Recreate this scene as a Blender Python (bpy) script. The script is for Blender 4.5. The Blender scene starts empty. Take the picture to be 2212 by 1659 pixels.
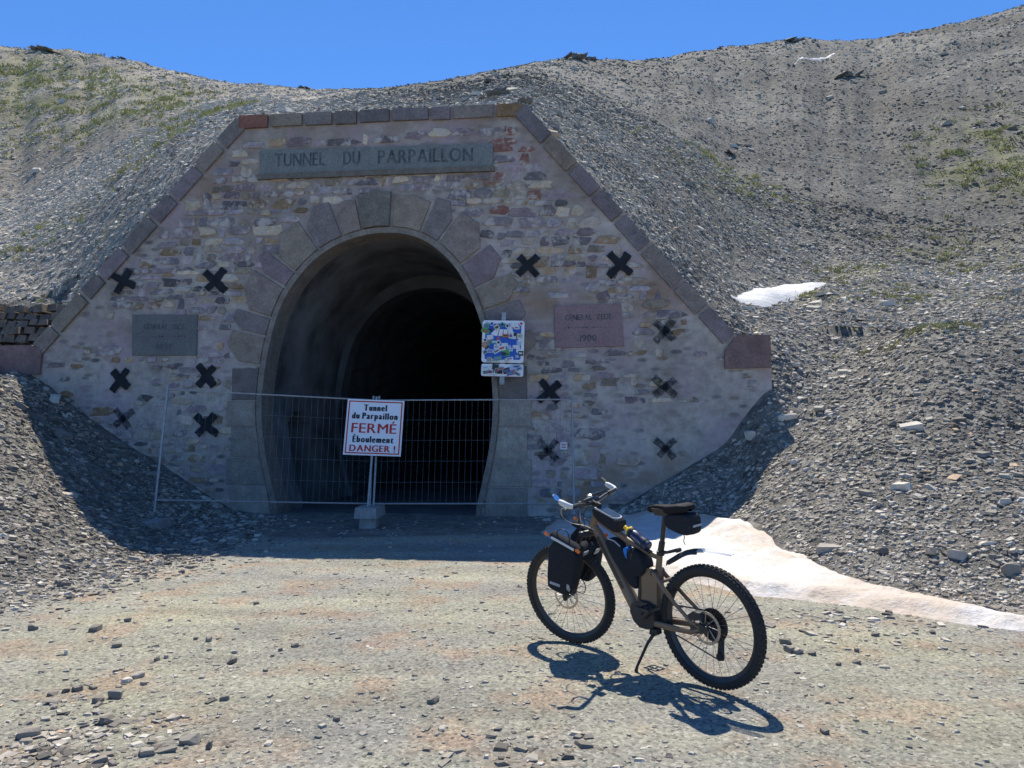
import bpy, math, random
import numpy as np
from mathutils import Vector, Matrix
from mathutils.geometry import tessellate_polygon

# ------------------------------------------------------------------ camera, light, exposure
SC = bpy.context.scene
COL = SC.collection
CAM_H, PITCH, FPX = 1.578, 0.0578, 1661.0          # metres, radians, focal length on a 2212 px wide frame
cd = bpy.data.cameras.new('camera'); cam = bpy.data.objects.new('camera', cd); COL.objects.link(cam)
cd.sensor_width = 36.0; cd.lens = 36.0 * FPX / 2212.0; cd.clip_start = 0.05; cd.clip_end = 3000
cam.location = (0, 0, CAM_H); cam.rotation_euler = (math.pi / 2 + PITCH, 0, 0)
SC.camera = cam
SHX, SHY = -0.01, -0.62                               # shadow displacement per metre of height
to_sun = Vector((-SHX, -SHY, 1)).normalized()
ELEV = math.asin(to_sun.z); AZ = math.atan2(to_sun.x, to_sun.y)
w = bpy.data.worlds.new('World'); SC.world = w; w.use_nodes = True
nt = w.node_tree
sky = nt.nodes.new('ShaderNodeTexSky'); sky.sky_type = 'NISHITA'; sky.sun_disc = False
sky.sun_elevation = ELEV; sky.sun_rotation = AZ
sky.altitude = 3000; sky.air_density = 1.0; sky.dust_density = 0.0; sky.ozone_density = 5.0
bg = nt.nodes['Background']; bg.inputs['Strength'].default_value = 0.115
tint = nt.nodes.new('ShaderNodeMix'); tint.data_type = 'RGBA'; tint.blend_type = 'MULTIPLY'; tint.inputs[0].default_value = 1.0
tint.inputs[7].default_value = (0.58, 0.93, 1.22, 1)       # the deep, slightly green blue of a high pass
nt.links.new(sky.outputs[0], tint.inputs[6]); nt.links.new(tint.outputs[2], bg.inputs['Color'])
sd = bpy.data.lights.new('sun', 'SUN'); sd.energy = 4.8; sd.angle = math.radians(0.5); sd.color = (1.0, 0.945, 0.83)
so = bpy.data.objects.new('sun', sd); COL.objects.link(so); so.location = (0, 30, 60)
so.rotation_euler = (-to_sun).to_track_quat('-Z', 'Y').to_euler()
SC.view_settings.view_transform = 'Standard'; SC.view_settings.look = 'None'
SC.view_settings.exposure = 0.5; SC.view_settings.gamma = 1.0
SC.render.engine = 'CYCLES'
SC.cycles.use_denoising = True
SC.cycles.max_bounces = 6; SC.cycles.diffuse_bounces = 3; SC.cycles.transparent_max_bounces = 8

rng = np.random.default_rng(7)
random.seed(7)
A_ = np.array

# ------------------------------------------------------------------ materials
def nodes_mat(name, rough=0.9, metal=0.0, spec=0.3):
    m = bpy.data.materials.new(name); m.use_nodes = True
    b = m.node_tree.nodes['Principled BSDF']
    b.inputs['Roughness'].default_value = rough; b.inputs['Metallic'].default_value = metal
    b.inputs['Specular IOR Level'].default_value = spec
    return m, m.node_tree, b
def N(t, kind, **kw):
    n = t.nodes.new(kind)
    for k, v in kw.items():
        if k in n.inputs: n.inputs[k].default_value = v
        else: setattr(n, k, v)
    return n
def L(t, a, b): t.links.new(a, b)
def ramp(t, fac, stops):
    r = t.nodes.new('ShaderNodeValToRGB'); e = r.color_ramp.elements
    while len(e) < len(stops): e.new(0.5)
    for i, (p, c) in enumerate(stops):
        e[i].position = p; e[i].color = tuple(c) + ((1,) if len(c) == 3 else ())
    L(t, fac, r.inputs[0]); return r.outputs[0]
def mixc(t, fac, a, b, mode='MIX'):
    n = t.nodes.new('ShaderNodeMix'); n.data_type = 'RGBA'; n.blend_type = mode
    for sock, v in ((n.inputs[0], fac), (n.inputs[6], a), (n.inputs[7], b)):
        if hasattr(v, 'links') or isinstance(v, bpy.types.NodeSocket): L(t, v, sock)
        elif isinstance(v, (int, float)): sock.default_value = v
        else: sock.default_value = tuple(v) + ((1,) if len(v) == 3 else ())
    return n.outputs[2]
def noise(t, scale, detail=4, rough=0.6, vec=None):
    n = N(t, 'ShaderNodeTexNoise', Scale=scale, Detail=detail, Roughness=rough)
    if vec is not None: L(t, vec, n.inputs['Vector'])
    return n.outputs['Fac']
def coords(t, kind='Object', scale=None):
    c = t.nodes.new('ShaderNodeTexCoord').outputs[kind]
    if scale:
        m = t.nodes.new('ShaderNodeMapping'); m.inputs['Scale'].default_value = scale; L(t, c, m.inputs[0]); c = m.outputs[0]
    return c
def bump(t, b, h, strength, dist=0.01):
    n = N(t, 'ShaderNodeBump', Strength=strength, Distance=dist); L(t, h, n.inputs['Height']); L(t, n.outputs[0], b.inputs['Normal'])
def plain(name, col, rough=0.6, metal=0.0, spec=0.4, var=0.18, scale=25.0, bmp=0.0):
    m, t, b = nodes_mat(name, rough, metal, spec)
    f = noise(t, scale, 4, 0.6, coords(t))
    lo = [c * (1 - var) for c in col]; hi = [min(1, c * (1 + var)) for c in col]
    L(t, ramp(t, f, [(0.3, lo), (0.7, hi)]), b.inputs['Base Color'])
    if bmp: bump(t, b, noise(t, scale * 4, 3, 0.6, coords(t)), bmp, 0.004)
    return m

M = {}
M['rubber'] = plain('tyre_rubber', (0.036, 0.034, 0.033), 0.85, spec=0.3, scale=30, bmp=0.3)
M['black'] = plain('black_plastic', (0.027, 0.028, 0.031), 0.45)
M['blackmetal'] = plain('black_alloy', (0.02, 0.02, 0.022), 0.35, spec=0.5)
M['bronze'] = plain('bronze_frame_paint', (0.20, 0.13, 0.08), 0.38, spec=0.5, var=0.1, scale=8)
M['bronzedark'] = plain('dark_frame_paint', (0.035, 0.028, 0.024), 0.4, spec=0.5, var=0.1, scale=8)
M['steel'] = plain('bare_steel', (0.5, 0.5, 0.5), 0.35, 1.0, var=0.1)
M['disc'] = plain('brake_disc_steel', (0.42, 0.39, 0.36), 0.4, 1.0, var=0.15)
M['galv'] = plain('galvanised_steel', (0.36, 0.36, 0.36), 0.55, 0.6, var=0.2)
M['wire'] = plain('weathered_fence_wire', (0.2, 0.22, 0.24), 0.6, 0.4, var=0.2)
M['fabric'] = plain('black_bag_fabric', (0.028, 0.030, 0.034), 0.9, spec=0.08, scale=60, bmp=0.3)
M['greytrim'] = plain('grey_reflective_trim', (0.32, 0.33, 0.35), 0.4)
M['white'] = plain('white_rubber', (0.62, 0.62, 0.6), 0.55, var=0.06)
M['signwhite'] = plain('white_sign_sheet', (0.82, 0.82, 0.84), 0.4, var=0.04, scale=3)
M['red'] = plain('red_sign_paint', (0.5, 0.03, 0.02), 0.5, var=0.1)
M['ink'] = plain('black_sign_paint', (0.012, 0.013, 0.02), 0.5)
M['blue'] = plain('blue_sign_paint', (0.015, 0.10, 0.48), 0.4, var=0.1)
M['orange'] = plain('orange_buckle', (0.75, 0.17, 0.03), 0.45)
M['yellow'] = plain('yellow_cap', (0.92, 0.58, 0.02), 0.45)
M['navy'] = plain('navy_bottle', (0.012, 0.02, 0.07), 0.35, spec=0.5)
M['bluecloth'] = plain('blue_cloth', (0.02, 0.2, 0.6), 0.8)
M['spoke'] = plain('dark_spoke_steel', (0.07, 0.07, 0.07), 0.4, 0.6, var=0.1)
M['saddle'] = plain('matt_black_saddle', (0.016, 0.016, 0.018), 0.7, spec=0.12)
M['mirror'] = plain('mirror_glass', (0.75, 0.8, 0.9), 0.05, 1.0, var=0.02)
M['window'] = plain('clear_phone_window', (0.035, 0.045, 0.06), 0.12, spec=0.8)
M['screen'] = plain('dark_display', (0.06, 0.08, 0.08), 0.15, spec=0.7)
M['concrete'] = plain('fence_foot_concrete', (0.3, 0.29, 0.28), 0.9, var=0.25, scale=12, bmp=0.5)
def clear_mat():
    m, t, b = nodes_mat('clear_mudguard', 0.25, 0, 0.5)
    b.inputs['Base Color'].default_value = (0.75, 0.78, 0.82, 1); b.inputs['Alpha'].default_value = 0.45
    return m
M['clear'] = clear_mat()

def attr_color(t, name):
    n = t.nodes.new('ShaderNodeAttribute'); n.attribute_name = name; return n
def stone_mat(name, dark, mid, light, tan=(0.26, 0.22, 0.17)):
    m, t, b = nodes_mat(name, 0.85, 0, 0.25)
    a = attr_color(t, 'tint').outputs['Fac']
    c = ramp(t, a, [(0.0, dark), (0.45, mid), (0.85, light), (0.97, light), (1.0, tan)])
    f = noise(t, 9, 5, 0.7, coords(t))
    c2 = mixc(t, 0.5, c, ramp(t, f, [(0.3, (0.55, 0.55, 0.56)), (0.7, (1.25, 1.22, 1.18))]), 'MULTIPLY')
    L(t, c2, b.inputs['Base Color'])
    bump(t, b, noise(t, 40, 4, 0.7, coords(t)), 0.5, 0.01)
    return m
M['slate'] = stone_mat('slate_scree', (0.125, 0.114, 0.098), (0.295, 0.266, 0.224), (0.60, 0.55, 0.47), (0.50, 0.37, 0.25))
M['chip'] = stone_mat('gravel_chips', (0.17, 0.162, 0.145), (0.33, 0.31, 0.265), (0.5, 0.465, 0.395), (0.45, 0.36, 0.25))

def terrain_mat():
    m, t, b = nodes_mat('mountain_ground', 0.95, 0, 0.15)
    P = coords(t)
    sc = attr_color(t, 'scree').outputs['Fac']
    gr = attr_color(t, 'grass').outputs['Fac']
    # compacted gravel of the plaza: pale, with dusty warm and greyer areas
    n1 = noise(t, 0.55, 6, 0.6, P); n2 = noise(t, 30, 5, 0.75, P); n3 = noise(t, 1.7, 4, 0.55, P)
    base = ramp(t, n1, [(0.34, (0.315, 0.305, 0.285)), (0.5, (0.362, 0.352, 0.292)), (0.66, (0.385, 0.368, 0.275))])
    base = mixc(t, ramp(t, n3, [(0.5, (0, 0, 0)), (0.66, (0.6, 0.6, 0.6))]), base, (0.41, 0.285, 0.20))
    vor = N(t, 'ShaderNodeTexVoronoi', Scale=55.0); L(t, P, vor.inputs['Vector'])
    spk = ramp(t, vor.outputs['Color'], [(0.08, (0.4, 0.4, 0.41)), (0.3, (0.85, 0.85, 0.85)), (0.6, (1.05, 1.05, 1.04)), (0.92, (1.5, 1.49, 1.45))])
    base = mixc(t, 0.9, base, spk, 'MULTIPLY')
    base = mixc(t, 0.7, base, ramp(t, n2, [(0.3, (0.72, 0.72, 0.73)), (0.7, (1.22, 1.2, 1.16))]), 'MULTIPLY')
    wv = N(t, 'ShaderNodeTexNoise', Scale=1.0, Detail=5, Roughness=0.6); L(t, coords(t, 'Object', (0.45, 1.9, 1)), wv.inputs['Vector'])
    base = mixc(t, 0.8, base, ramp(t, wv.outputs['Fac'], [(0.36, (0.78, 0.78, 0.80)), (0.52, (1, 1, 1)), (0.66, (1.18, 1.17, 1.12))]), 'MULTIPLY')
    # fine shale between the scree slabs
    s1 = noise(t, 0.10, 7, 0.62, P)
    shale = ramp(t, s1, [(0.34, (0.125, 0.116, 0.10)), (0.5, (0.178, 0.167, 0.147)), (0.66, (0.24, 0.225, 0.195))])
    v2 = N(t, 'ShaderNodeTexVoronoi', Scale=9.0); L(t, P, v2.inputs['Vector'])
    shale = mixc(t, 0.8, shale, ramp(t, v2.outputs['Color'], [(0.1, (0.45, 0.45, 0.46)), (0.5, (0.95, 0.95, 0.95)), (0.9, (1.45, 1.43, 1.38))]), 'MULTIPLY')
    v3 = N(t, 'ShaderNodeTexVoronoi', Scale=2.4); L(t, P, v3.inputs['Vector'])
    shale = mixc(t, 0.55, shale, ramp(t, v3.outputs['Color'], [(0.1, (0.6, 0.6, 0.61)), (0.9, (1.35, 1.33, 1.28))]), 'MULTIPLY')
    pale = attr_color(t, 'pale').outputs['Fac']  # left hill lightened in colour to make up for its weak grazing sun
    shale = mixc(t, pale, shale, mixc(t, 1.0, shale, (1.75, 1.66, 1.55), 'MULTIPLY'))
    shale = mixc(t, gr, shale, (0.24, 0.235, 0.10))
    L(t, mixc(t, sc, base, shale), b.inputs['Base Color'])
    hn = noise(t, 60, 5, 0.75, P)
    b1 = N(t, 'ShaderNodeBump', Strength=0.8, Distance=0.03); L(t, hn, b1.inputs['Height'])
    b2 = N(t, 'ShaderNodeBump', Strength=0.6, Distance=0.12); L(t, noise(t, 5, 6, 0.75, P), b2.inputs['Height'])
    mx = t.nodes.new('ShaderNodeMix'); mx.data_type = 'VECTOR'
    L(t, sc, mx.inputs[0]); L(t, b1.outputs[0], mx.inputs[4]); L(t, b2.outputs[0], mx.inputs[5]); L(t, mx.outputs[1], b.inputs['Normal'])
    return m
M['terrain'] = terrain_mat()
def snow_mat():
    m, t, b = nodes_mat('old_snow', 0.7, 0, 0.3)
    P = coords(t)
    f = noise(t, 1.1, 6, 0.65, P); d = attr_color(t, 'dirt').outputs['Fac']
    mul = t.nodes.new('ShaderNodeMath'); mul.operation = 'MULTIPLY'; L(t, ramp(t, f, [(0.36, (0, 0, 0)), (0.56, (1, 1, 1))]), mul.inputs[0]); L(t, d, mul.inputs[1])
    c = mixc(t, mul.outputs[0], (0.63, 0.62, 0.605), (0.53, 0.435, 0.35))
    g = noise(t, 9, 7, 0.8, P)
    c = mixc(t, 0.75, c, ramp(t, g, [(0.32, (0.5, 0.47, 0.44)), (0.46, (1, 1, 1))]), 'MULTIPLY')
    L(t, c, b.inputs['Base Color'])
    bump(t, b, noise(t, 6, 5, 0.65, P), 0.7, 0.05)
    return m
M['snow'] = snow_mat()
def wall_mat():
    """mortar and render of the masonry: pale lime pointing, greyer and browner stains"""
    m, t, b = nodes_mat('lime_mortar', 0.95, 0, 0.15)
    P = coords(t)
    n1 = noise(t, 0.5, 6, 0.65, P); n2 = noise(t, 6, 6, 0.7, P)
    c = ramp(t, n1, [(0.3, (0.32, 0.27, 0.235)), (0.5, (0.50, 0.435, 0.375)), (0.7, (0.67, 0.60, 0.53))])
    c = mixc(t, 0.8, c, ramp(t, n2, [(0.3, (0.6, 0.6, 0.6)), (0.55, (1, 1, 1)), (0.75, (1.2, 1.2, 1.18))]), 'MULTIPLY')
    # courses of rubble showing through the pointing
    v = N(t, 'ShaderNodeTexVoronoi', Scale=1.0); L(t, coords(t, 'Object', (3.2, 3.2, 8.0)), v.inputs['Vector'])
    k = ramp(t, v.outputs['Distance'], [(0.25, (1, 1, 1)), (0.42, (0, 0, 0))])
    g = ramp(t, noise(t, 0.9, 5, 0.6, P), [(0.4, (0, 0, 0)), (0.62, (1, 1, 1))])
    mm = t.nodes.new('ShaderNodeMath'); mm.operation = 'MULTIPLY'; L(t, k, mm.inputs[0]); L(t, g, mm.inputs[1])
    st = ramp(t, v.outputs['Color'], [(0.2, (0.13, 0.125, 0.125)), (0.5, (0.2, 0.175, 0.145)), (0.8, (0.25, 0.19, 0.13))])
    c = mixc(t, mm.outputs[0], c, st)
    r = ramp(t, noise(t, 0.42, 4, 0.55, coords(t, 'Object', (1, 1, 1.6))), [(0.55, (0, 0, 0)), (0.68, (0.75, 0.75, 0.75))])
    c = mixc(t, r, c, (0.34, 0.20, 0.115))
    sep = t.nodes.new('ShaderNodeSeparateXYZ'); L(t, P, sep.inputs[0])
    ad = t.nodes.new('ShaderNodeMath'); ad.operation = 'MULTIPLY_ADD'; L(t, sep.outputs[2], ad.inputs[0]); ad.inputs[1].default_value = 0.055; L(t, noise(t, 0.7, 6, 0.7, P), ad.inputs[2])
    c = mixc(t, ramp(t, ad.outputs[0], [(0.68, (0, 0, 0)), (0.95, (0.75, 0.75, 0.75))]), c, (0.27, 0.205, 0.165))      # lichen and rain grime of the old upper work
    pu = ramp(t, noise(t, 0.8, 5, 0.65, coords(t, 'Object', (1.3, 1, 1))), [(0.48, (0, 0, 0)), (0.62, (0.6, 0.6, 0.6))])
    c = mixc(t, pu, c, (0.43, 0.315, 0.345))
    bl = ramp(t, noise(t, 2.1, 6, 0.75, P), [(0.52, (0, 0, 0)), (0.66, (0.55, 0.55, 0.55))])
    c = mixc(t, bl, c, (0.235, 0.21, 0.18))
    L(t, c, b.inputs['Base Color'])
    bump(t, b, noise(t, 14, 6, 0.75, P), 0.7, 0.03)
    return m
M['mortar'] = wall_mat()
def rubble_mat():
    m, t, b = nodes_mat('rubble_stone', 0.9, 0, 0.2)
    c = attr_color(t, 'stonecol').outputs['Color']
    P = coords(t)
    f = noise(t, 10, 6, 0.75, P)
    c = mixc(t, 0.85, c, ramp(t, f, [(0.28, (0.5, 0.5, 0.5)), (0.5, (1, 1, 1)), (0.72, (1.45, 1.42, 1.38))]), 'MULTIPLY')
    sm = ramp(t, noise(t, 3.2, 5, 0.7, P), [(0.50, (0, 0, 0)), (0.60, (0.85, 0.85, 0.85))])
    c = mixc(t, sm, c, (0.56, 0.495, 0.43))           # pointing smeared over the faces
    L(t, c, b.inputs['Base Color'])
    bump(t, b, f, 0.7, 0.035)
    return m
M['rubble'] = rubble_mat()
def dressed(name, a, c2, sc=4):
    m, t, b = nodes_mat(name, 0.9, 0, 0.2)
    P = coords(t)
    c = attr_color(t, 'stonecol').outputs['Color']
    f = noise(t, sc, 6, 0.7, P); g = noise(t, 28, 5, 0.75, P)
    c = mixc(t, 0.9, c, ramp(t, f, [(0.28, a), (0.72, c2)]), 'MULTIPLY')
    c = mixc(t, 0.8, c, ramp(t, g, [(0.3, (0.6, 0.6, 0.6)), (0.7, (1.3, 1.3, 1.28))]), 'MULTIPLY')
    L(t, c, b.inputs['Base Color']); bump(t, b, g, 0.8, 0.02)
    return m
M['dressed'] = dressed('dressed_stone', (0.65, 0.62, 0.6), (1.3, 1.25, 1.2))
M['plaque'] = dressed('inscription_stone', (0.8, 0.8, 0.8), (1.15, 1.15, 1.15), 2)
M['vault'] = plain('damp_vault_stone', (0.155, 0.155, 0.158), 0.9, var=0.6, scale=1.1, bmp=0.8)
M['vaultdark'] = plain('sooty_tunnel_rock', (0.11, 0.115, 0.12), 0.95, var=0.4, scale=0.9, bmp=0.8)
M['letter'] = plain('worn_letter_paint', (0.085, 0.10, 0.10), 0.8, var=0.6, scale=9)
def paint_mat(name, thr):
    m, t, b = nodes_mat(name, 0.8, 0, 0.2)
    L(t, ramp(t, noise(t, 5, 4, 0.6, coords(t)), [(0.3, (0.012, 0.014, 0.017)), (0.7, (0.03, 0.034, 0.04))]), b.inputs['Base Color'])
    if thr:
        L(t, ramp(t, noise(t, 13, 5, 0.7, coords(t)), [(thr - 0.22, (0.04, 0.04, 0.04)), (thr + 0.14, (0.62, 0.62, 0.62))]), b.inputs['Alpha'])
    return m
M['cross'] = paint_mat('black_wall_paint', 0)
M['crossfaded'] = paint_mat('worn_wall_paint', 0.56)
M['grass'] = plain('alpine_grass', (0.36, 0.345, 0.125), 0.8, var=0.45, scale=2)
M['gabion'] = plain('brown_dry_stone', (0.15, 0.125, 0.10), 0.95, var=0.4, scale=5, bmp=0.8)

# ------------------------------------------------------------------ mesh helpers
class MB:
    def __init__(s): s.v = []; s.f = []; s.c = []
    def add(s, vs, fs, col=None):
        k = len(s.v); s.v += [tuple(map(float, p)) for p in vs]; s.f += [tuple(i + k for i in f) for f in fs]
        s.c += [col] * len(fs); return s
    def xf(s, fn): s.v = [tuple(fn(A_(p))) for p in s.v]; return s
    def box(s, c, d, R=None, col=None, taper=1.0):
        hx, hy, hz = d[0] / 2, d[1] / 2, d[2] / 2
        p = A_([(-hx, -hy, -hz), (hx, -hy, -hz), (hx, hy, -hz), (-hx, hy, -hz), (-hx * taper, -hy * taper, hz), (hx * taper, -hy * taper, hz), (hx * taper, hy * taper, hz), (-hx * taper, hy * taper, hz)])
        if R is not None: p = p @ A_(R).T
        return s.add(p + A_(c), [(0, 3, 2, 1), (4, 5, 6, 7), (0, 1, 5, 4), (1, 2, 6, 5), (2, 3, 7, 6), (3, 0, 4, 7)], col)
    def tube(s, pts, rad, n=10, ry=None, up=None, cap=True):
        """sweep along a polyline; rad is one value or one per point; ry squashes the section sideways"""
        P = [A_(p, float) for p in pts]; k = len(P)
        rad = [rad] * k if isinstance(rad, (int, float)) else list(rad)
        ry = rad if ry is None else ([ry] * k if isinstance(ry, (int, float)) else list(ry))
        vs, fs = [], []
        pu = None
        for i in range(k):
            d = P[min(i + 1, k - 1)] - P[max(i - 1, 0)]; d = d / (np.linalg.norm(d) + 1e-12)
            if pu is None:
                ref = A_(up, float) if up is not None else (A_((0, 1., 0)) if abs(d[1]) < 0.9 else A_((1., 0, 0)))
            else: ref = pu
            a = ref - d * (ref @ d); a /= np.linalg.norm(a) + 1e-12
            b = np.cross(d, a); pu = a
            for j in range(n):
                t = 2 * math.pi * j / n
                vs.append(P[i] + a * ry[i] * math.cos(t) + b * rad[i] * math.sin(t))
        for i in range(k - 1):
            for j in range(n):
                fs.append((i * n + j, i * n + (j + 1) % n, (i + 1) * n + (j + 1) % n, (i + 1) * n + j))
        if cap: fs += [tuple(range(n))[::-1], tuple((k - 1) * n + j for j in range(n))]
        return s.add(vs, fs)
    def lathe(s, c, axis, prof, n=32):
        """prof: (radius, offset along axis)"""
        ax = A_(axis, float); ax /= np.linalg.norm(ax)
        r = A_((1., 0, 0)) if abs(ax[0]) < 0.9 else A_((0, 0, 1.))
        a = r - ax * (r @ ax); a /= np.linalg.norm(a); b = np.cross(ax, a)
        vs, fs = [], []; k = len(prof)
        for j in range(n):
            t = 2 * math.pi * j / n
            for (R, o) in prof: vs.append(A_(c) + ax * o + R * (a * math.cos(t) + b * math.sin(t)))
        for j in range(n):
            for i in range(k - 1): fs.append((j * k + i, ((j + 1) % n) * k + i, ((j + 1) % n) * k + i + 1, j * k + i + 1))
        return s.add(vs, fs)
    def prism(s, poly, frame, h0, h1, bev=0.0, col=None):
        """polygon (u,v) lifted by frame(u,v,h) from h0 to h1, h1 end bevelled inwards"""
        n = len(poly); P = A_(poly, float); c = P.mean(0)
        Q = P if not bev else c + (P - c) * (1 - bev)
        lv = [(P, h0), (P, h1 if not bev else h0 + (h1 - h0) * 0.7)] + ([(Q, h1)] if bev else [])
        vs = [frame(u, v, h) for (X, h) in lv for (u, v) in X]; fs = []
        for i in range(len(lv) - 1):
            for j in range(n): fs.append((i * n + j, i * n + (j + 1) % n, (i + 1) * n + (j + 1) % n, (i + 1) * n + j))
        fs += [tuple(range(n))[::-1], tuple((len(lv) - 1) * n + j for j in range(n))]
        return s.add(vs, fs, col)
    def build(s, name, mat, parent=None, smooth=False):
        me = bpy.data.meshes.new(name); me.from_pydata(s.v, [], s.f)
        if any(c is not None for c in s.c):
            at = me.attributes.new('stonecol', 'FLOAT_COLOR', 'FACE')
            at.data.foreach_set('color', np.concatenate([A_(tuple(c or (0.3, 0.3, 0.3)) + (1.0,), dtype=np.float32) for c in s.c]).astype(np.float32))
        return link(name, me, mat, parent, smooth)
def fix_normals(me):
    import bmesh
    bm = bmesh.new(); bm.from_mesh(me); bmesh.ops.recalc_face_normals(bm, faces=bm.faces); bm.to_mesh(me); bm.free()
def link(name, me, mat, parent=None, smooth=False, fix=True):
    if fix: fix_normals(me)
    me.materials.append(mat)
    if smooth:
        me.polygons.foreach_set('use_smooth', [True] * len(me.polygons))
        try: me.set_sharp_from_angle(angle=math.radians(42))
        except Exception: pass
    o = bpy.data.objects.new(name, me); COL.objects.link(o)
    if parent is not None: o.parent = parent
    return o
def np_mesh(name, verts, quads, mat, attrs=None, smooth=False):
    me = bpy.data.meshes.new(name); verts = np.asarray(verts, np.float32); quads = np.asarray(quads, np.int32)
    me.vertices.add(len(verts)); me.vertices.foreach_set('co', verts.ravel())
    k = quads.shape[1]
    me.loops.add(quads.size); me.loops.foreach_set('vertex_index', quads.ravel())
    me.polygons.add(len(quads)); me.polygons.foreach_set('loop_start', np.arange(len(quads), dtype=np.int32) * k)
    try: me.polygons.foreach_set('loop_total', np.full(len(quads), k, np.int32))
    except Exception: pass
    me.update(calc_edges=True)
    for an, (dom, val) in (attrs or {}).items():
        at = me.attributes.new(an, 'FLOAT', dom); at.data.foreach_set('value', np.asarray(val, np.float32))
    me.polygons.foreach_set('use_smooth', [smooth] * len(quads))
    me.materials.append(mat)
    o = bpy.data.objects.new(name, me); COL.objects.link(o); return o
def tag(o, label=None, cat=None, group=None, kind=None):
    for k, v in (('label', label), ('category', cat), ('group', group), ('kind', kind)):
        if v: o[k] = v
    return o
def empty(name, mw, label, cat, group=None):
    o = bpy.data.objects.new(name, None); COL.objects.link(o); o.empty_display_size = 0.2
    o.matrix_world = mw; return tag(o, label, cat, group)
def glyph(ch, size, bold):
    c = bpy.data.curves.new('lettering', 'FONT'); c.body = ch; c.size = size; c.fill_mode = 'BOTH'; c.resolution_u = 4
    o = bpy.data.objects.new('lettering', c); me = bpy.data.meshes.new_from_object(o)
    v0 = [(v.co.x, v.co.y) for v in me.vertices]; f0 = [tuple(p.vertices) for p in me.polygons]; vs, fs = [], []
    for k in ((0,) if not bold else (-1, 0, 1)):        # heavier strokes: the glyph set three times, a hair apart
        fs += [tuple(i + len(vs) for i in f) for f in f0]; vs += [(x + k * bold, y, 0.0004 * (k + 1)) for x, y in v0]
    bpy.data.objects.remove(o); bpy.data.meshes.remove(me); bpy.data.curves.remove(c); return vs, fs
def text_verts(body, size, bold=0.0, width=1.0, gap=0.09):
    """flat lettering set glyph by glyph and stretched to the given width"""
    V, F, x = [], [], 0.0
    for k, ch in enumerate(body):
        if ch == ' ': x += size * 0.3; continue
        vs, fs = glyph(ch, size, bold); x0 = min(v[0] for v in vs); x1 = max(v[0] for v in vs); n = len(V)
        V += [(v[0] - x0 + x, v[1] - size * 0.36, v[2]) for v in vs]; F += [tuple(i + n for i in f) for f in fs]
        x += x1 - x0 + size * gap
    xm = (min(v[0] for v in V) + max(v[0] for v in V)) / 2; k = width / (max(v[0] for v in V) - min(v[0] for v in V))
    return [((v[0] - xm) * k, v[1], v[2]) for v in V], F

# ------------------------------------------------------------------ view rays (to turn measured angles into positions on the ground)
CP, SP = math.cos(PITCH), math.sin(PITCH)
def ray(px, py):
    a = (px - 1106) / FPX; b = (829.5 - py) / FPX
    return A_((a, CP - b * SP, SP + b * CP))
def at(px, py, Y):
    d = ray(px, py); return A_((0, 0, CAM_H)) + d * (Y / d[1])
TH = math.radians(6.37)
FO = A_((-2.46, 14.3, 0)); FEX = A_((math.cos(TH), -math.sin(TH), 0)); FEY = A_((math.sin(TH), math.cos(TH), 0))
def fac(px, py):
    """(along the portal, height) where a sight line meets its front face"""
    d = ray(px, py); O = A_((0, 0, CAM_H)); t = ((FO - O) @ FEY) / (d @ FEY); P = O + d * t
    return float((P - FO) @ FEX), float(P[2])
def fac_w(px, py, off=-0.05):
    s, z = fac(px, py); return FO + FEX * s + FEY * off + A_((0, 0, z))

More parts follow.
